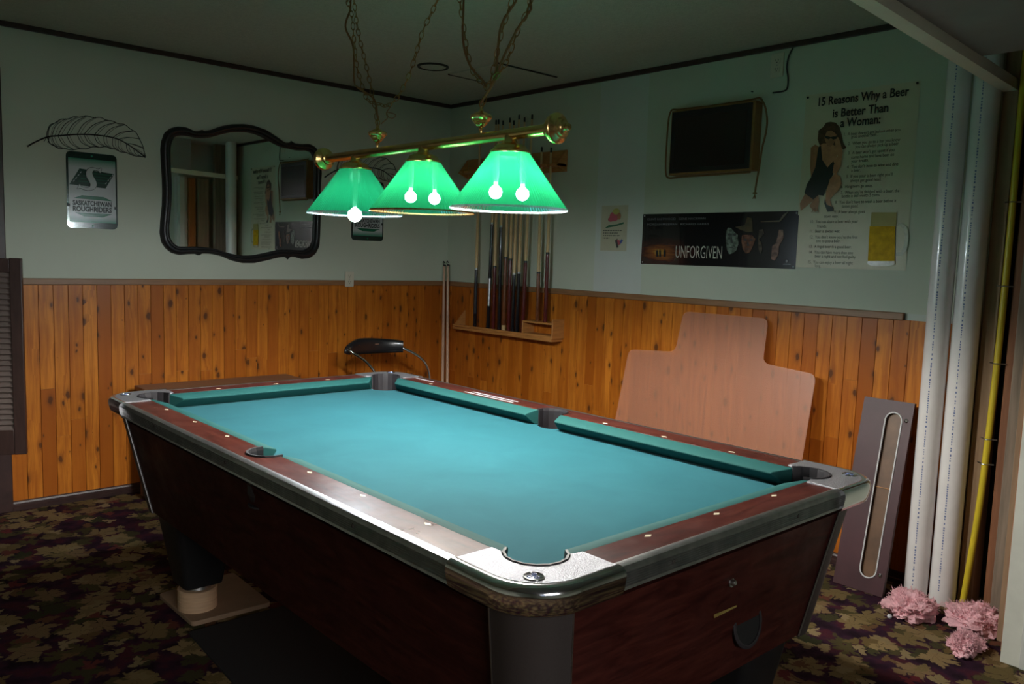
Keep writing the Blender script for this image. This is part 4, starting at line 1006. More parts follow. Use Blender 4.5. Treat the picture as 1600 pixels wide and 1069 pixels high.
def outlet(mat_, label, hgt=0.112, wid=0.068):
    e = empty('wall_outlet', None, mat=mat_); tag(e, label, 'outlet')
    MB().prism(fillet([(-wid/2,-hgt/2),(wid/2,-hgt/2),(wid/2,hgt/2),(-wid/2,hgt/2)], 0.005), 0, 0.006).build('cover_plate', M['plate'], e, bevel=0.0015)
    for s in (-1, 1):
        f = MB().prism(fillet([(-0.017, s*0.020-0.013), (0.017, s*0.020-0.013), (0.017, s*0.020+0.013), (-0.017, s*0.020+0.013)], 0.009), 0.005, 0.008)
        fo = f.build('socket_face', M['plate'], e)
        MB().box(-0.008, -0.0055, s*0.020-0.001, s*0.020+0.008, 0.008, 0.0085).box(0.0055, 0.008, s*0.020-0.001, s*0.020+0.007, 0.008, 0.0085).box(-0.0025, 0.0025, s*0.020-0.009, s*0.020-0.005, 0.008, 0.0085).build('slots', M['ink'], fo)
    MB().prism(ellipse(0, 0, 0.003, 0.003, 12), 0.006, 0.0075).build('screw', M['steel'], e)
outlet(frame_left(-0.811, 1.176, -0.022), 'ivory outlet on the chair rail right of the mirror', 0.099, 0.063)
outlet(frame_right(-2.510, 2.295, 0), 'ivory outlet high on the right wall near the ceiling')

# ================================================================== right wall
# posters
def sheet(e, w, h, mat, name='paper_sheet', warp=0.0035):
    mb = MB(); nx, ny = 26, 18; vs = []; fs = []
    for j in range(ny+1):
        for i in range(nx+1):
            x, y = w*i/nx, h*j/ny
            z = 0.002+warp*max(0.0, mnoise.noise(Vector((x*6, y*4.5, w*10)))) 
            vs.append((x, y, z))
    for j in range(ny):
        for i in range(nx):
            a = j*(nx+1)+i; fs.append((a, a+1, a+nx+2, a+nx+1))
    mb.add(vs, fs)
    return mb.build(name, mat, e, smooth=60)
M['skin'] = plain('printed_skin', (0.36, 0.16, 0.075), 0.3, var=0.2, vs=30)
M['skin2'] = plain('printed_skin_pale', (0.46, 0.22, 0.11), 0.3, var=0.2, vs=30)
M['hair'] = plain('printed_hair', (0.075, 0.035, 0.018), 0.3, var=0.5, vs=50)
M['beer'] = plain('printed_beer', (0.60, 0.36, 0.008), 0.5, var=0.2, vs=40, spec=0.1)
M['foam'] = plain('printed_foam', (0.42, 0.36, 0.15), 0.5, var=0.1, spec=0.1)
M['glassink'] = plain('printed_glass', (0.44, 0.42, 0.32), 0.25, var=0.2, vs=60)
bp = empty('beer_poster', None, mat=frame_right(-2.668, 1.347)); tag(bp, 'tall cream beer joke poster with crouching person and beer mug', 'poster')
sheet(bp, 0.512, 0.789, M['paper'])
A = BEER_ART; mb = MB(); Z = 0.0064
order = [('thigh','skin'),('hair','hair'),('chest','skin2'),('arm','skin'),('dress','ink'),('leg','skin2'),('shoe','ink'),('face','skin'),('lock','hair'),('arm2','skin2'),('glasses','ink'),('handle','glassink'),('foam','foam'),('beer','beer'),('base','glassink')]
pm = ['skin', 'skin2', 'ink', 'hair', 'foam', 'beer', 'glassink']
mug = MB()
for k, (a, m) in enumerate(order):
    (mug if a in ('handle', 'foam', 'beer', 'base') else mb).flat(A[a], Z+0.00012*k, pm.index(m))
# fingers of the hand on the ground
hx, hy = A['arm'][7]
for q in range(4): mb.tube([(hx-0.016+0.006*q, hy+0.014, Z+0.002), (hx-0.026+0.011*q, hy-0.006, Z+0.002)], 0.0016, 4, 0)
mb.build('printed_figure', [M[x] for x in pm], bp)
mug.build('printed_beer_mug', [M[x] for x in pm], bp)
tb = MB()
for t, x, y, w in BEER_TITLE: tb.add(*text(t, x, y, 0.053, Z+0.001, width=w, bold=0.0012))
tb.build('title_lettering', M['ink'], bp)
tb = MB()
for t, x, y in BEER_LINES:
    if x < 0: x = 0.01
    vs_, fs_ = text(t, x, y, 0.0200, Z+0.001)
    vs_ = [(x+(v_[0]-x)*0.78, v_[1], v_[2]) for v_ in vs_]
    tb.add(vs_, fs_)
tb.build('list_lettering', M['ink_soft'], bp)
for (x, y) in ((0.012, 0.778), (0.500, 0.780)):
    MB().lathe([(0, 0.004), (0.005, 0.003), (0.0055, 0)], 10, mat=Matrix.Translation((x, y, Z))).build('pin', M['ink'], bp, smooth=30)

# wide film poster
up = empty('film_poster', None, mat=frame_right(-1.747, 1.337)); tag(up, 'wide black film poster with sunset riders and four shadowed faces', 'poster')
def m_film():
    t = NT('film_poster_print'); c = t.new('ShaderNodeTexCoord')
    mp = t.new('ShaderNodeMapping'); mp.inputs['Location'].default_value = (-UNF_SUN[0]*5.0, -UNF_SUN[1]*14, 0); mp.inputs['Scale'].default_value = (5.0, 14, 0); t.ln(c.outputs['Object'], mp.inputs[0])
    ln_ = t.new('ShaderNodeVectorMath', operation='LENGTH'); t.ln(mp.outputs[0], ln_.inputs[0])
    n = t.noise(t.coord((6, 40, 1)), 1.2, 4, 0.6)
    d = t.math('ADD', ln_.outputs['Value'], t.math('MULTIPLY', t.math('SUBTRACT', n, 0.5), 1.1))
    col = t.ramp(t.math('MULTIPLY', d, 0.5), [(0.0, (0.48, 0.28, 0.05)), (0.12, (0.26, 0.08, 0.012)), (0.32, (0.055, 0.012, 0.007)), (0.6, (0.006, 0.006, 0.007))])
    sp = t.new('ShaderNodeSeparateXYZ'); t.ln(c.outputs['Object'], sp.inputs[0])
    bl = t.ramp(sp.outputs[0], [(0.78, (0,0,0)), (0.90, (1,1,1))])
    bl2 = t.math('MULTIPLY', bl, t.noise(t.coord((1,1,1)), 9, 4, 0.6))
    col = t.mix(bl2, col, (0.010, 0.020, 0.050))
    t.ln(col, t.b.inputs['Base Color']); t.b.inputs['Roughness'].default_value = 0.2; t.b.inputs['Coat Weight'].default_value = 0.5; return t.mat
sheet(up, 0.926, 0.272, m_film(), warp=0.0015)
fm = {'pale': plain('print_pale_blue_skin', (0.12, 0.15, 0.12), 0.25, var=0.8, vs=45), 'warm': plain('print_warm_skin', (0.14, 0.060, 0.033), 0.25, var=0.6, vs=40),
      'dark': plain('print_dark_skin', (0.045, 0.032, 0.018), 0.25, var=0.8, vs=60), 'hatc': plain('print_hat', (0.065, 0.046, 0.012), 0.3, var=0.5, vs=20),
      'cream': plain('print_cream', (0.52, 0.50, 0.42), 0.3, var=0.1)}
fk = list(fm)
mb = MB(); Z = 0.0040
for k, (a, m) in enumerate((('face1','pale'),('hat','hatc'),('face2','warm'),('face3','dark'),('face4','warm'),('brim','hatc'))):
    mb.flat(UNF_ART[a], Z+0.0001*k, fk.index(m))
def shadowed(poly, f0, f1, mi, z):
    # a darker band across a face
    xs = [p[0] for p in poly]; ys = [p[1] for p in poly]; x0, x1, y0, y1 = min(xs), max(xs), min(ys), max(ys)
    q = [(x0+(x1-x0)*(f0+0.1), y1), (x1, y1), (x1, y0), (x0+(x1-x0)*f0, y0)]; mb.flat(q, z, mi)
ik = len(fk)
for a in ('face1', 'face2'):
    xs = [p[0] for p in UNF_ART[a]]; ys = [p[1] for p in UNF_ART[a]]; x0, x1, y0, y1 = min(xs), max(xs), min(ys), max(ys); w_, h_ = x1-x0, y1-y0
    for fx in (0.28, 0.70): mb.flat(ellipse(x0+w_*fx, y0+h_*0.74, w_*0.13, h_*0.05, 10), Z+0.0008, ik)
    mb.flat([(x0+w_*0.46, y0+h_*0.70), (x0+w_*0.60, y0+h_*0.42), (x0+w_*0.42, y0+h_*0.42)], Z+0.0008, ik)
    mb.flat(ellipse(x0+w_*0.48, y0+h_*0.25, w_*0.17, h_*0.022, 10), Z+0.0008, ik)
rd = MB()
for a in ('rider1', 'rider2', 'rider3'): rd.flat(UNF_ART[a], Z+0.0009, 0)
rd.build('printed_riders', M['ink'], up)
mb.build('printed_faces', [fm[k] for k in fk]+[M['ink']], up)
tb = MB(); t, x, y, x2, y2, _ = UNF_TXT[0]
vs_, fs_ = text(t, x, y+0.002, 0.092, Z+0.0012, width=x2-x, bold=-0.0005); tb.add(vs_, fs_)
tb.build('title_lettering', fm['cream'], up)
tb = MB()
tb.add(*text('CLINT EASTWOOD   GENE HACKMAN', UNF_CR[0][0], UNF_CR[0][1], 0.016, Z+0.0012, width=UNF_CR[1][0]-UNF_CR[0][0]))
tb.add(*text('MORGAN FREEMAN   RICHARD HARRIS', UNF_CR[2][0], UNF_CR[2][1], 0.016, Z+0.0012, width=UNF_CR[3][0]-UNF_CR[2][0]))
tb.flat(ellipse(0.880, 0.036, 0.006, 0.008, 12), Z+0.0012); tb.box(0.862, 0.900, 0.020, 0.0225, Z, Z+0.0012)
tb.build('small_lettering', M['ink_pale'] if 'ink_pale' in M else plain('pale_ink', (0.16, 0.17, 0.17), 0.4), up)
for (x, y) in ((0.012, 0.262), (0.914, 0.262), (0.012, 0.010), (0.914, 0.010)):
    MB().lathe([(0, 0.003), (0.004, 0.002), (0.0045, 0)], 10, mat=Matrix.Translation((x, y, Z))).build('pin', M['steel'], up, smooth=30)

# small cartoon poster
sp_ = empty('small_poster', None, mat=frame_right(-1.442, 1.405)); tag(sp_, 'small cream paper poster with a pink cartoon on the filler strip', 'poster')
M['cream_paper'] = plain('cream_paper', (0.50, 0.47, 0.34), 0.5, var=0.06)
sheet(sp_, 0.196, 0.257, M['cream_paper'], warp=0.003)
cm = [plain('print_pink', (0.48, 0.10, 0.13), 0.5), plain('print_yellow_green', (0.40, 0.36, 0.10), 0.5), plain('print_green', (0.04, 0.14, 0.08), 0.5), M['ink_soft'], plain('print_blue', (0.08, 0.10, 0.34), 0.5), M['skin']]
mb = MB(); Z = 0.0058
mb.flat(ellipse(0.100, 0.195, 0.036, 0.028, 14), Z, 0); mb.flat(ellipse(0.112, 0.222, 0.026, 0.018, 12), Z+.0002, 1); mb.flat(ellipse(0.075, 0.178, 0.022, 0.014, 12), Z+.0003, 0)
mb.flat([(0.030, 0.128), (0.060, 0.145), (0.120, 0.150), (0.172, 0.162), (0.172, 0.152), (0.110, 0.138)], Z+.0001, 2)
mb.flat(ellipse(0.135, 0.195, 0.014, 0.020, 12), Z+.0004, 5)
mb.flat([(0.112, 0.058), (0.130, 0.070), (0.140, 0.020), (0.128, 0.016)], Z, 3); mb.flat([(0.140, 0.045), (0.162, 0.068), (0.172, 0.058), (0.152, 0.036)], Z, 4); mb.flat([(0.128, 0.062), (0.148, 0.060), (0.152, 0.038), (0.138, 0.030)], Z+.0002, 0)
cap_ = MB()
for k, (x, y, w) in enumerate(((0.020, 0.112, 0.14), (0.020, 0.098, 0.11), (0.020, 0.083, 0.13), (0.020, 0.069, 0.05))):
    xx = x
    while xx < x+w:
        l = random.uniform(0.006, 0.018); cap_.flat([(xx, y), (min(xx+l, x+w), y+0.0006), (min(xx+l, x+w), y+0.0060), (xx, y+0.0052)], Z, 0); xx += l+0.004
mb.build('printed_cartoon', cm, sp_); cap_.build('printed_caption', M['ink_soft'], sp_)

# flat television-like cabinet with a dark screen, and its cord
tv = empty('dark_display_cabinet', None, mat=frame_right(-1.953, 1.803)); tag(tv, 'shallow wooden wall cabinet with dark glass front above the film poster', 'cabinet')
W_, H_ = 0.492, 0.330
MB().box(0, W_, 0, 0.014, 0, 0.064).box(0, W_, H_-0.014, H_, 0, 0.064).box(0, 0.014, 0.014, H_-0.014, 0, 0.064).box(W_-0.020, W_, 0.014, H_-0.014, 0, 0.064).box(0.014, W_-0.02, 0.014, H_-0.014, 0, 0.006).build('case', M['mdf'], tv, bevel=0.002)
MB().box(0.006, W_-0.014, 0.010, H_-0.008, 0.060, 0.068).build('dark_frame', M['black'], tv, bevel=0.002)
MB().box(0.030, W_-0.040, 0.034, H_-0.040, 0.0675, 0.0695).build('screen', M['screen'], tv)
e = empty('hanging_rope', (0, -2.44, 1.80)); tag(e, 'brown rope looped round the dark cabinet and hanging from its side', 'rope')
rp = [(-0.055, -(p[0])+2.44-0.022, p[1]-1.80) for p in TVCORD]
loop = [(-0.060, -0.020, 0.342), (-0.040, 0.06, 0.342), (-0.035, 0.25, 0.340), (-0.040, 0.45, 0.341), (-0.062, 0.500, 0.325), (-0.074, 0.502, 0.16), (-0.070, 0.503, 0.03), (-0.060, 0.490, -0.009), (-0.050, 0.42, -0.007), (-0.050, 0.20, -0.006), (-0.050, 0.01, -0.004)]
mb = MB(); mb.tube(smoothpts([(a, b, c) for a, b, c in rp], 6), 0.0048, 8); mb.tube(smoothpts(loop, 6), 0.0045, 8)
q = rp[-1]
for k in range(3): mb.tube([q, (q[0]-0.004, q[1]+0.008-0.008*k, q[2]-0.022)], 0.0022, 5)
mb.tube([(q[0]+0.008*math.cos(t_*PI/4), q[1]+0.008*math.sin(t_*PI/4), q[2]+0.006) for t_ in range(8)], 0.004, 6, closed=True)
mb.build('rope', plain('brown_rope', (0.20, 0.105, 0.035), 0.8, bump=0.6, bs=300), e, smooth=60)
e = empty('black_cable', (0, -2.56, 2.17)); tag(e, 'short black cable dropping from the ceiling strip beside the high outlet', 'cable')
mb = MB(); mb.tube(smoothpts([(-0.008, -p[0]+2.56, p[1]-2.17) for p in OUTCORD], 6), 0.0038, 8)
mb.build('cable', M['rubber'], e, smooth=60)
e = MB().lathe([(0, 0.012), (0.003, 0.012), (0.003, 0)], 10, mat=frame_right(-2.385, 2.188)).build('nail', M['ink']); tag(e, 'dark nail in the wall above the dark cabinet', 'nail')

# cue rack
cr = empty('cue_rack', (0, -0.70, 0.85)); tag(cr, 'two-part pine cue rack on the right wall near the corner', 'rack')
def R_(y0, y1, z0, z1, x0, x1, mb=None):
    return (mb or MB()).box(-x1, -x0, y0+0.70, y1+0.70, z0-0.85, z1-0.85)
lower = R_(-1.178, -0.222, 0.848, 0.866, 0.011, 0.112)
lower.build('lower_shelf', M['rack'], cr, bevel=0.003)
R_(-1.178, -0.222, 0.866, 0.882, 0.098, 0.112).build('shelf_lip', M['rack'], cr, bevel=0.003)
bx = MB(); R_(-1.186, -1.174, 0.866, 0.985, 0.011, 0.110, bx); R_(-0.924, -0.912, 0.866, 0.962, 0.011, 0.110, bx); R_(-1.174, -0.924, 0.950, 0.962, 0.011, 0.110, bx); R_(-1.174, -0.924, 0.866, 0.885, 0.011, 0.110, bx)
bx.build('chalk_box', M['rack'], cr, bevel=0.002)
tri = MB(); tri.add([(-0.011, 0.478, 0.016), (-0.110, 0.478, 0.016), (-0.011, 0.478, 0.125), (-0.011, 0.466, 0.016), (-0.110, 0.466, 0.016), (-0.011, 0.466, 0.125)], [(0,1,2),(3,5,4),(0,3,4,1),(1,4,5,2),(2,5,3,0)])
tri.build('end_bracket', M['rack'], cr)
R_(-1.150, -0.222, 1.872, 2.000, 0.0, 0.012).build('upper_back_board', M['rack'], cr, bevel=0.003)
us = MB()
ys = [-0.260, -0.4001, -0.5532, -0.5805, -0.6304, -0.6908, -0.7320, -0.7764, -0.8254, -0.8892, -0.9923, -1.0726]
pts = [(0.012, -1.15), (0.012, -0.222), (0.088, -0.222)]
for y in ys: pts += [(0.088, y+0.0118), (0.058, y+0.0115), (0.051, y), (0.058, y-0.0115), (0.088, y-0.0118)]
pts += [(0.088, -1.15)]
us.prism([(-p[0], p[1]+0.70) for p in pts], 1.900-0.85, 1.915-0.85)
us.build('upper_notched_shelf', M['rack'], cr)
for yy in (-0.222, -1.150):
    t2 = MB(); a = yy+0.70; z = 1.872-0.85
    t2.add([(-0.012, a, z), (-0.092, a, z+0.03), (-0.012, a, z+0.128), (-0.012, a+0.010, z), (-0.092, a+0.010, z+0.03), (-0.012, a+0.010, z+0.128)], [(0,1,2),(3,5,4),(0,3,4,1),(1,4,5,2),(2,5,3,0)])
    t2.build('end_bracket', M['rack'], cr)
# cues
def cue(name, y0, z0, y1, z1, butt, length, blen, label, wrap=None, xb=0.075, xt=0.067):
    p0 = Vector((-xb, y0, z0)); d = (Vector((-xt, y1, z1))-p0).normalized()
    e = empty(name, p0); e.rotation_mode = 'QUATERNION'; e.rotation_quaternion = Vector((0,0,1)).rotation_difference(d)
    tag(e, label, 'cue', 'cues standing in the wall rack')
    r0 = 0.0135
    def rad(t): return r0+(0.0062-r0)*t
    MB().lathe([(0, 0), (r0*0.9, 0.0), (r0, 0.006), (rad(blen/length), blen), (0, blen)], 16).build('butt', butt, e, smooth=40)
    MB().lathe([(0.0, blen), (rad(blen/length), blen), (rad(blen/length)*0.97, blen+0.002), (0.0062, length-0.03), (0, length-0.03)], 16).build('shaft', M['maple'], e, smooth=40)
    MB().lathe([(0, length-0.03), (0.0063, length-0.03), (0.0063, length-0.008), (0.006, length-0.006), (0.0055, length), (0, length)], 12).build('tip', M['ink'], e, smooth=40)
    if wrap:
        a, b, m = wrap; MB().lathe([(rad(a/length)+0.0004, a), (rad(b/length)+0.0005, b)], 16).build('wrap', m, e, smooth=40)
    j = MB().lathe([(rad(blen/length)+0.0007, blen-0.008), (rad(blen/length)+0.0007, blen+0.004)], 16); j.build('collar', M['ink'] if butt is not M['cueblack'] else M['steel'], e, smooth=40)
Z0 = 0.8665
cue('pool_cue', -0.414, Z0, -0.404, 1.605, M['cueblack'], 1.34, 0.40, 'black-butted cue standing alone, nearest the corner in the rack', (0.10, 0.30, M['rubber']))
cue('pool_cue', -0.549, Z0, -0.552, 1.603, M['cueblack'], 1.36, 0.70, 'long black cue with pale wrapped section, second from the corner', (0.16, 0.34, M['ink_pale'] if 'ink_pale' in M else M['steel']))
cue('pool_cue', -0.603, Z0, -0.5895, 1.603, M['maroon'], 1.36, 0.42, 'maroon-butted cue standing between the two long black cues')
cue('pool_cue', -0.660, Z0, -0.640, 1.557, M['cueblack'], 1.35, 0.68, 'long all-black cue between the first maroon cue and the brown-butted cue')
cue('pool_cue', -0.705, Z0, -0.695, 1.601, M['cuebrown'], 1.36, 0.48, 'brown-butted cue right of the long black cues', (0.0, 0.045, M['maple']))
cue('pool_cue', -0.753, Z0, -0.738, 1.601, M['maroon'], 1.34, 0.47, 'maroon cue beside the brown-butted cue in the rack')
cue('pool_cue', -0.789, Z0, -0.780, 1.60, M['cueblack'], 1.37, 0.38, 'short-butted black cue left in the close pair')
cue('pool_cue', -0.831, Z0, -0.827, 1.60, M['cueblack'], 1.35, 0.39, 'short-butted black cue right in the close pair')
cue('pool_cue', -0.885, Z0, -0.888, 1.599, M['maroon'], 1.36, 0.46, 'thick maroon cue just left of the chalk box')
cue('pool_cue', -1.010, 0.9625, -0.998, 1.597, M['cuebrown'], 1.06, 0.30, 'light cue with pale shaft standing left on the chalk box', xb=0.07)
cue('pool_cue', -1.080, 0.9625, -1.075, 1.596, M['maroon'], 1.05, 0.42, 'maroon cue standing right on the chalk box', xb=0.07)
# bridge sticks in the corner
for (y0, x0, y1, x1, zt, lab) in ((-0.135, -0.085, -0.050, -0.035, 1.272, 'pale bridge stick in the corner, the one against the left wall'), (-0.185, -0.075, -0.085, -0.030, 1.275, 'pale bridge stick in the corner, the one against the right wall')):
    e = empty('bridge_stick', (x0-0.03, y0, 0.0)); tag(e, lab, 'bridge stick', 'bridge sticks in the corner')
    d = Vector((x1-x0, y1-y0, zt))
    MB().tube([(0, 0, 0.0), d], [0.0125, 0.0085], 12).build('shaft', M['stick'], e, smooth=40)
    hd = MB(); t_ = d
    hd.tube([(t_.x, t_.y, t_.z-0.005), (t_.x, t_.y, t_.z+0.012)], 0.0075, 10)
    hd.tube([(t_.x, t_.y-0.018, t_.z+0.006), (t_.x, t_.y+0.010, t_.z+0.010)], 0.004, 6)
    hd.tube([(t_.x, t_.y+0.010, t_.z+0.010), (t_.x-0.004, t_.y+0.008, t_.z+0.030), (t_.x-0.004, t_.y, t_.z+0.034), (t_.x, t_.y-0.006, t_.z+0.022)], 0.0035, 6)
    hd.build('bridge_head', M['rubber'], e, smooth=50)

# chair mat leaning on the wall
sl = math.atan2(0.24, 1.10); ca, sa = math.cos(sl), math.sin(sl)
def lean(x, y, a):
    c, s = math.cos(a), math.sin(a)
    return Matrix(((0, s, -c, x), (-1, 0, 0, y), (0, c, s, 0.0), (0, 0, 0, 1)))
cmx = lean(-0.275, -1.752, sl)
o = MB().prism(fillet([(0, 0.004), (1.115, 0.004), (1.105, 0.885), (0.83, 0.905), (0.818, 1.122), (0.322, 1.122), (0.318, 0.905), (0.01, 0.885)], 0.042), 0, 0.003).build('chair_mat', M['mat'], mat=cmx)
tag(o, 'cloudy clear plastic chair mat leaning on the pine wainscot', 'chair mat')
# laminate ball-window panel
sl2 = math.atan2(0.170, 0.795)
wp = empty('table_panel', None, mat=lean(-0.235, -3.083, sl2)); tag(wp, 'wine-coloured laminate panel with a long window leaning by the white pipes', 'panel')
SX, SR = 0.138, 0.034
pn = MB()
slot = [(SX+SR*math.cos(PI*k/10), 0.728+SR*math.sin(PI*k/10)) for k in range(11)]+[(SX+SR*math.cos(PI+PI*k/10), 0.095+SR*math.sin(PI+PI*k/10)) for k in range(11)]
out_ = [(0.212, 0.412), (0.212, 0.812), (0.0, 0.812), (0.0, 0.0), (0.212, 0.0)]
# ring of quads between the panel edge and the slot
def edge_at(px_, py_):
    cx_, cy_ = SX, 0.41; dx, dy = px_-cx_, py_-cy_
    return None
outer_pts = []
for (px_, py_) in slot:
    if py_ >= 0.728: outer_pts.append((SX+(px_-SX)/SR*0.07 if False else (0.212 if px_ > SX+0.02 else (0.0 if px_ < SX-0.02 else px_)), 0.812))
    else: outer_pts.append((0.212 if px_ > SX+0.02 else (0.0 if px_ < SX-0.02 else px_), 0.0))
n = len(slot)
for z, flip in ((0.019, False), (0.0, True)):
    vs = [(p[0], p[1], z) for p in slot]+[(p[0], p[1], z) for p in outer_pts]
    pn.add(vs, [(i, (i+1) % n, n+(i+1) % n, n+i) for i in range(n)])
pn.add([(p[0], p[1], 0.019) for p in slot]+[(p[0], p[1], 0.0) for p in slot], [(i, (i+1) % n, n+(i+1) % n, n+i) for i in range(n)])
c4 = [(0, 0), (0.212, 0), (0.212, 0.812), (0, 0.812)]
pn.add([(p[0], p[1], 0.0) for p in c4]+[(p[0], p[1], 0.019) for p in c4], [(i, (i+1) % 4, 4+(i+1) % 4, 4+i) for i in range(4)])
pn.build('laminate_board', M['winep'], wp)
rg = MB(); rg.tube([(p[0], p[1], 0.0205) for p in slot], 0.0032, 8, closed=True)
rg.build('window_ring', M['white'], wp, smooth=60)
MB().flat([(SX+(p[0]-SX)*1.02, p[1]) for p in slot], 0.006).build('window_backing', M['plywood'], wp)
dv_ = MB().box(SX-SR, SX+SR, 0.44, 0.443, 0.006, 0.012); dv_.build('window_divider', M['rack'], wp)
for y in (0.735, 0.085):
    sc_ = MB().lathe([(0, 0.0255), (0.003, 0.0255), (0.0045, 0.023), (0.0085, 0.022), (0.0095, 0.019)], 20, mat=Matrix.Translation((0.190, y, 0)))
    sc_.build('screw', M['chrome'], wp, smooth=40)

# white drain pipes
def pipe(x, y, r, name, label, ang):
    e = empty(name, (x, y, 0)); tag(e, label, 'pipe', 'white drain pipes at the end of the right wall')
    MB().lathe([(r, 0.0), (r, CEIL-0.002), (r-0.006, CEIL-0.002), (r-0.006, 0.0)], 48, closed_prof=True).build('pipe', M['pvc'], e, smooth=40)
    mb = MB(); z = 0.06; rnd = random.Random(int(y*-1000)); seg = 0
    while z < 2.2:
        ch = rnd.uniform(0.004, 0.009); wd = rnd.uniform(0.0022, 0.0042)
        a0 = ang-wd/r/1.4; a1 = ang+wd/r/1.4; R2 = r+0.0004
        mb.add([(R2*math.cos(a0), R2*math.sin(a0), z), (R2*math.cos(a1), R2*math.sin(a1), z), (R2*math.cos(a1), R2*math.sin(a1), z+ch), (R2*math.cos(a0), R2*math.sin(a0), z+ch)], [(0,1,2,3)])
        z += ch+rnd.choice([0.003, 0.004, 0.004, 0.011]); seg += 1
        
    mb.build('printed_marking', M['blue_ink'], e)
pipe(-0.118, -3.372, 0.0445, 'drain_pipe', 'white plastic drain pipe, the one nearer the leaning panel', math.radians(180+4))
pipe(-0.088, -3.466, 0.049, 'drain_pipe', 'white plastic drain pipe, the one nearer the yellow pipe', math.radians(180+2))
# yellow gas pipe
e = empty('gas_pipe', (-0.03, -3.585, 0)); tag(e, 'yellow gas pipe strapped to the bare studs', 'pipe')
gp = [(-0.045, 0.045, 0.0), (-0.048, 0.030, 0.20), (-0.046, 0.015, 0.45), (-0.044, 0.006, 0.75), (-0.043, 0.0, 1.1), (-0.043, -0.002, 1.5), (-0.043, 0.0, 2.0), (-0.043, 0.0, 2.38)]
MB().tube(smoothpts(gp, 8), 0.0125, 14).build('pipe', M['yellow'], e, smooth=60)
for z, yo in ((0.60, 0.012), (0.70, 0.008), (1.0, 0.001), (1.30, 0.0), (1.62, 0.0)):
    mb = MB(); mb.tube([(-0.043+0.0155*math.cos(PI*0.5+PI*k/8), yo+0.0155*math.sin(PI*0.5+PI*k/8)*1.0, z) for k in range(9)], 0.0022, 6)
    mb.tube([(-0.043, yo+0.0155, z), (-0.032, yo+0.028, z)], 0.003, 6); mb.tube([(-0.043, yo-0.0155, z), (-0.036, yo-0.030, z)], 0.003, 6)
    mb.build('clip', M['steel'], e, smooth=50)

# pink insulation on the floor
def fluff(x, y, sx, sy, sz, seed, label):
    mb = MB(); nu, nv = 72, 36; rings = []
    for j in range(nv+1):
        ph = PI*j/nv; row = []
        for i in range(nu):
            th = 2*PI*i/nu
            d = Vector((math.sin(ph)*math.cos(th), math.sin(ph)*math.sin(th), math.cos(ph)))
            k = 1+0.38*mnoise.noise(d*1.6+Vector((seed, 0, 0)))+0.26*mnoise.noise(d*5+Vector((0, seed, 0)))+0.07*mnoise.noise(d*15+Vector((0, 0, seed)))
            row.append((d.x*k*sx, d.y*k*sy, max(-sz*0.62, d.z*k*sz)+sz*0.62))
        rings.append(row)
    mb.loft(rings)
    rnd = random.Random(seed)
    for q in range(900):           # loose strands
        th = rnd.uniform(0, 2*PI); ph = rnd.uniform(0.2, 1.5)
        d = Vector((math.sin(ph)*math.cos(th), math.sin(ph)*math.sin(th), math.cos(ph))); kk = 1+0.38*mnoise.noise(d*1.6+Vector((seed, 0, 0)))+0.26*mnoise.noise(d*5+Vector((0, seed, 0)))
        p = Vector((d.x*kk*sx, d.y*kk*sy, max(0.002, d.z*kk*sz+sz*0.62))); L_ = rnd.uniform(0.006, 0.020)
        dv = Vector((rnd.uniform(-1,1), rnd.uniform(-1,1), rnd.uniform(-0.6,1))).normalized()
        pe = p+dv*L_+Vector((rnd.uniform(-.008,.008), rnd.uniform(-.008,.008), 0))
        pe.z = max(pe.z, 0.002)
        mb.tube([p*0.93, (p+pe)/2+Vector((rnd.uniform(-.006,.006),)*3), pe], [0.0018, 0.0012, 0.0004], 3)
    o = mb.build('insulation_clump', M['pink'], smooth=50); o.location = (x, y, 0)
    tag(o, label, 'insulation', 'pink insulation scraps on the carpet')
fluff(-0.315, -3.432, 0.120, 0.085, 0.046, 3, 'pink insulation clump at the feet of the white pipes')
fluff(-0.235, -3.640, 0.100, 0.100, 0.050, 11, 'pink insulation clump below the yellow pipe')
fluff(-0.475, -3.690, 0.075, 0.050, 0.032, 19, 'small pink insulation clump lying nearest the camera on the carpet')
o = MB().lathe([(0, 0), (0.008, 0), (0.010, 0.006), (0.006, 0.012), (0, 0.014)], 10).build('crumpled_scrap', M['white']); o.location = (-0.415, -3.395, 0); tag(o, 'tiny white scrap on the carpet before the panel', 'scrap')

# ================================================================== stool, bench, shutter door
st = empty('bar_chair', (-0.705, -0.50, 0)); tag(st, 'black vinyl and chrome swivel chair behind the far end of the pool table', 'chair')
MB().lathe([(0, 0.475), (0.17, 0.475), (0.195, 0.485), (0.20, 0.505), (0.19, 0.535), (0.15, 0.548), (0, 0.552)], 36).build('seat', M['vinyl'], st, smooth=60)
MB().lathe([(0, 0.475), (0.03, 0.475), (0.03, 0.05), (0.05, 0.03), (0.20, 0.012), (0.215, 0.0), (0, 0.0)], 36).build('pedestal', M['chrome'], st, smooth=40)
tp = [(-0.19, 0.0, 0.49), (-0.205, 0.0, 0.56), (-0.205, 0.0, 0.625), (-0.255, 0.03, 0.70), (-0.325, 0.05, 0.750), (-0.345, 0.075, 0.775), (-0.28, 0.11, 0.79), (-0.16, 0.14, 0.79), (-0.03, 0.12, 0.785), (0.045, 0.07, 0.760), (0.125, 0.03, 0.715), (0.172, 0.01, 0.665), (0.195, 0.0, 0.60), (0.20, 0.0, 0.55), (0.185, 0.0, 0.49)]
MB().tube(smoothpts(tp, 6), 0.0085, 12).build('tube_arms', M['chrome'], st, smooth=60)
pad = []
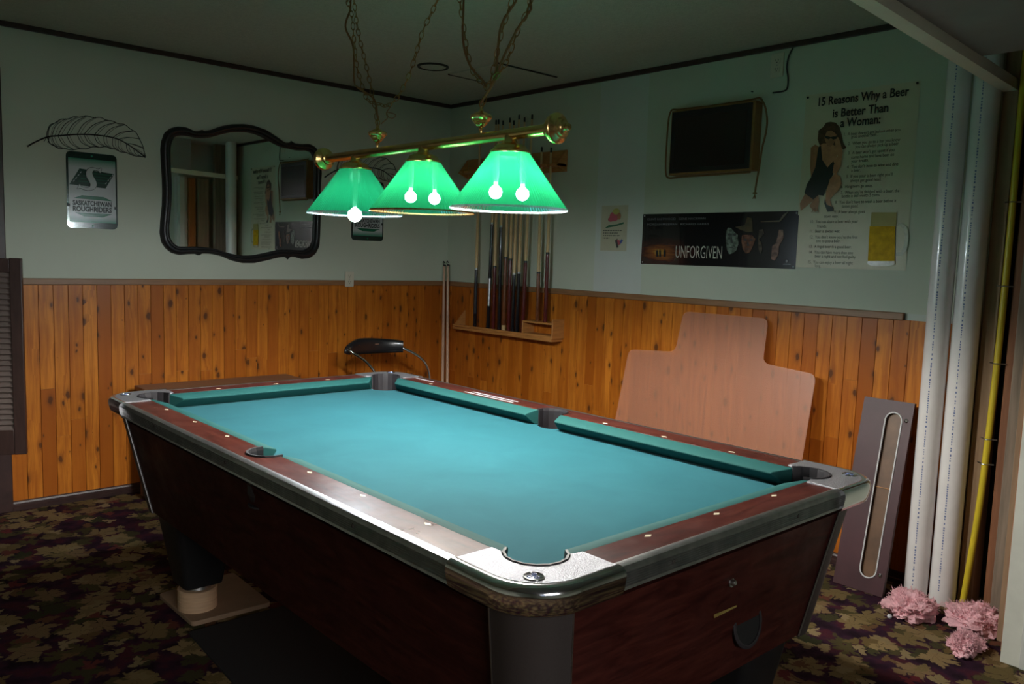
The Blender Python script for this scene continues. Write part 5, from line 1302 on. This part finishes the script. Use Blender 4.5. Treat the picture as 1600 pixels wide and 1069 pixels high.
cl_ = smoothpts([(-0.372, 0.075, 0.762), (-0.335, 0.095, 0.770), (-0.24, 0.135, 0.780), (-0.12, 0.150, 0.777), (-0.02, 0.120, 0.774), (0.045, 0.075, 0.772)], 5)
N_ = len(cl_)
for k, p in enumerate(cl_):
    f = k/(N_-1); hh = 0.050*min(1.0, 0.22+2.0*f)*(1-0.55*max(0, f-0.55)); tt = 0.020*min(1.0, 0.35+3*f)
    t = (cl_[min(k+1, N_-1)]-cl_[max(k-1, 0)]).normalized(); nrm = Vector((t.y, -t.x, 0)).normalized()
    pad.append([tuple(p+nrm*tt*math.copysign(abs(math.cos(a))**0.7, math.cos(a))+Vector((0, 0, hh*math.copysign(abs(math.sin(a))**0.8, math.sin(a))))) for a in [2*PI*q/16 for q in range(16)]])
MB().loft(pad).build('backrest', M['vinyl'], st, smooth=70)

bn = empty('low_bench', (-1.72, -0.22, 0)); tag(bn, 'low brown wooden bench against the wainscot behind the pool table', 'bench')
MB().box(-0.44, 0.44, -0.15, 0.135, 0.578, 0.602).build('bench_top', M['bench'], bn, bevel=0.004)
for sx in (-0.40, 0.40):
    for sy in (-0.12, 0.10): MB().box(sx-0.02, sx+0.02, sy-0.02, sy+0.02, 0, 0.578).build('leg', M['bench'], bn, bevel=0.003)
MB().box(-0.40, 0.40, -0.12, -0.10, 0.52, 0.578).box(-0.40, 0.40, 0.08, 0.10, 0.52, 0.578).build('bench_rail', M['bench'], bn)

# louvred swing door hanging at the doorway
H0 = Vector((-3.22, -0.05, 0)); F0 = Vector((-2.712, -0.285, 0))
dd = (F0-H0); Wd = dd.length; ang = math.atan2(dd.y, dd.x)
ld = empty('louvred_swing_door', (H0.x, H0.y, 0.345), (0, 0, ang)); tag(ld, 'dark brown louvred half door hanging open at the left doorway', 'door')
Hd = 0.925
def top_curve(x): return Hd+(0.012 if x < Wd-0.075 else 0)
MB().box(Wd-0.050, Wd, -0.014, 0.014, 0, Hd).build('stile', M['louver'], ld, bevel=0.003)
MB().box(0, 0.050, -0.014, 0.014, 0, Hd).build('stile', M['louver'], ld, bevel=0.003)
tpz = MB().prism([(0.05, Hd-0.065), (Wd-0.05, Hd-0.065), (Wd-0.05, Hd-0.002), (Wd-0.085, Hd-0.002), (Wd-0.11, Hd+0.012), (0.05, Hd+0.03)], -0.012, 0.012)
tpz.v = [(p[0], p[2], p[1]) for p in tpz.v]; tpz.build('top_rail', M['louver'], ld, bevel=0.002)
MB().box(0.05, Wd-0.05, -0.012, 0.012, 0, 0.12).build('bottom_rail', M['louver'], ld, bevel=0.002)
nl = 29
for k in range(nl):
    z = 0.13+(Hd-0.205)*k/(nl-1); mb = MB()
    c, s = math.cos(math.radians(52)), math.sin(math.radians(52)); hw, ht = 0.0155, 0.0028
    q = [(-hw*c-ht*s, -hw*s+ht*c), (-hw*c+ht*s, -hw*s-ht*c), (hw*c+ht*s, hw*s-ht*c), (hw*c-ht*s, hw*s+ht*c)]
    vs = [(0.048, a, z+b) for a, b in q]+[(Wd-0.048, a, z+b) for a, b in q]
    mb.add(vs, [(0,1,2,3),(4,7,6,5),(0,4,5,1),(1,5,6,2),(2,6,7,3),(3,7,4,0)])
    mb.build('slat', M['slat'], ld)
MB().lathe([(0.008, 0.06), (0.008, 0.14)], 12, mat=Matrix.Translation((-0.006, 0, 0))).lathe([(0.008, 0.76), (0.008, 0.84)], 12, mat=Matrix.Translation((-0.006, 0, 0))).build('hinge', M['steel'], ld)
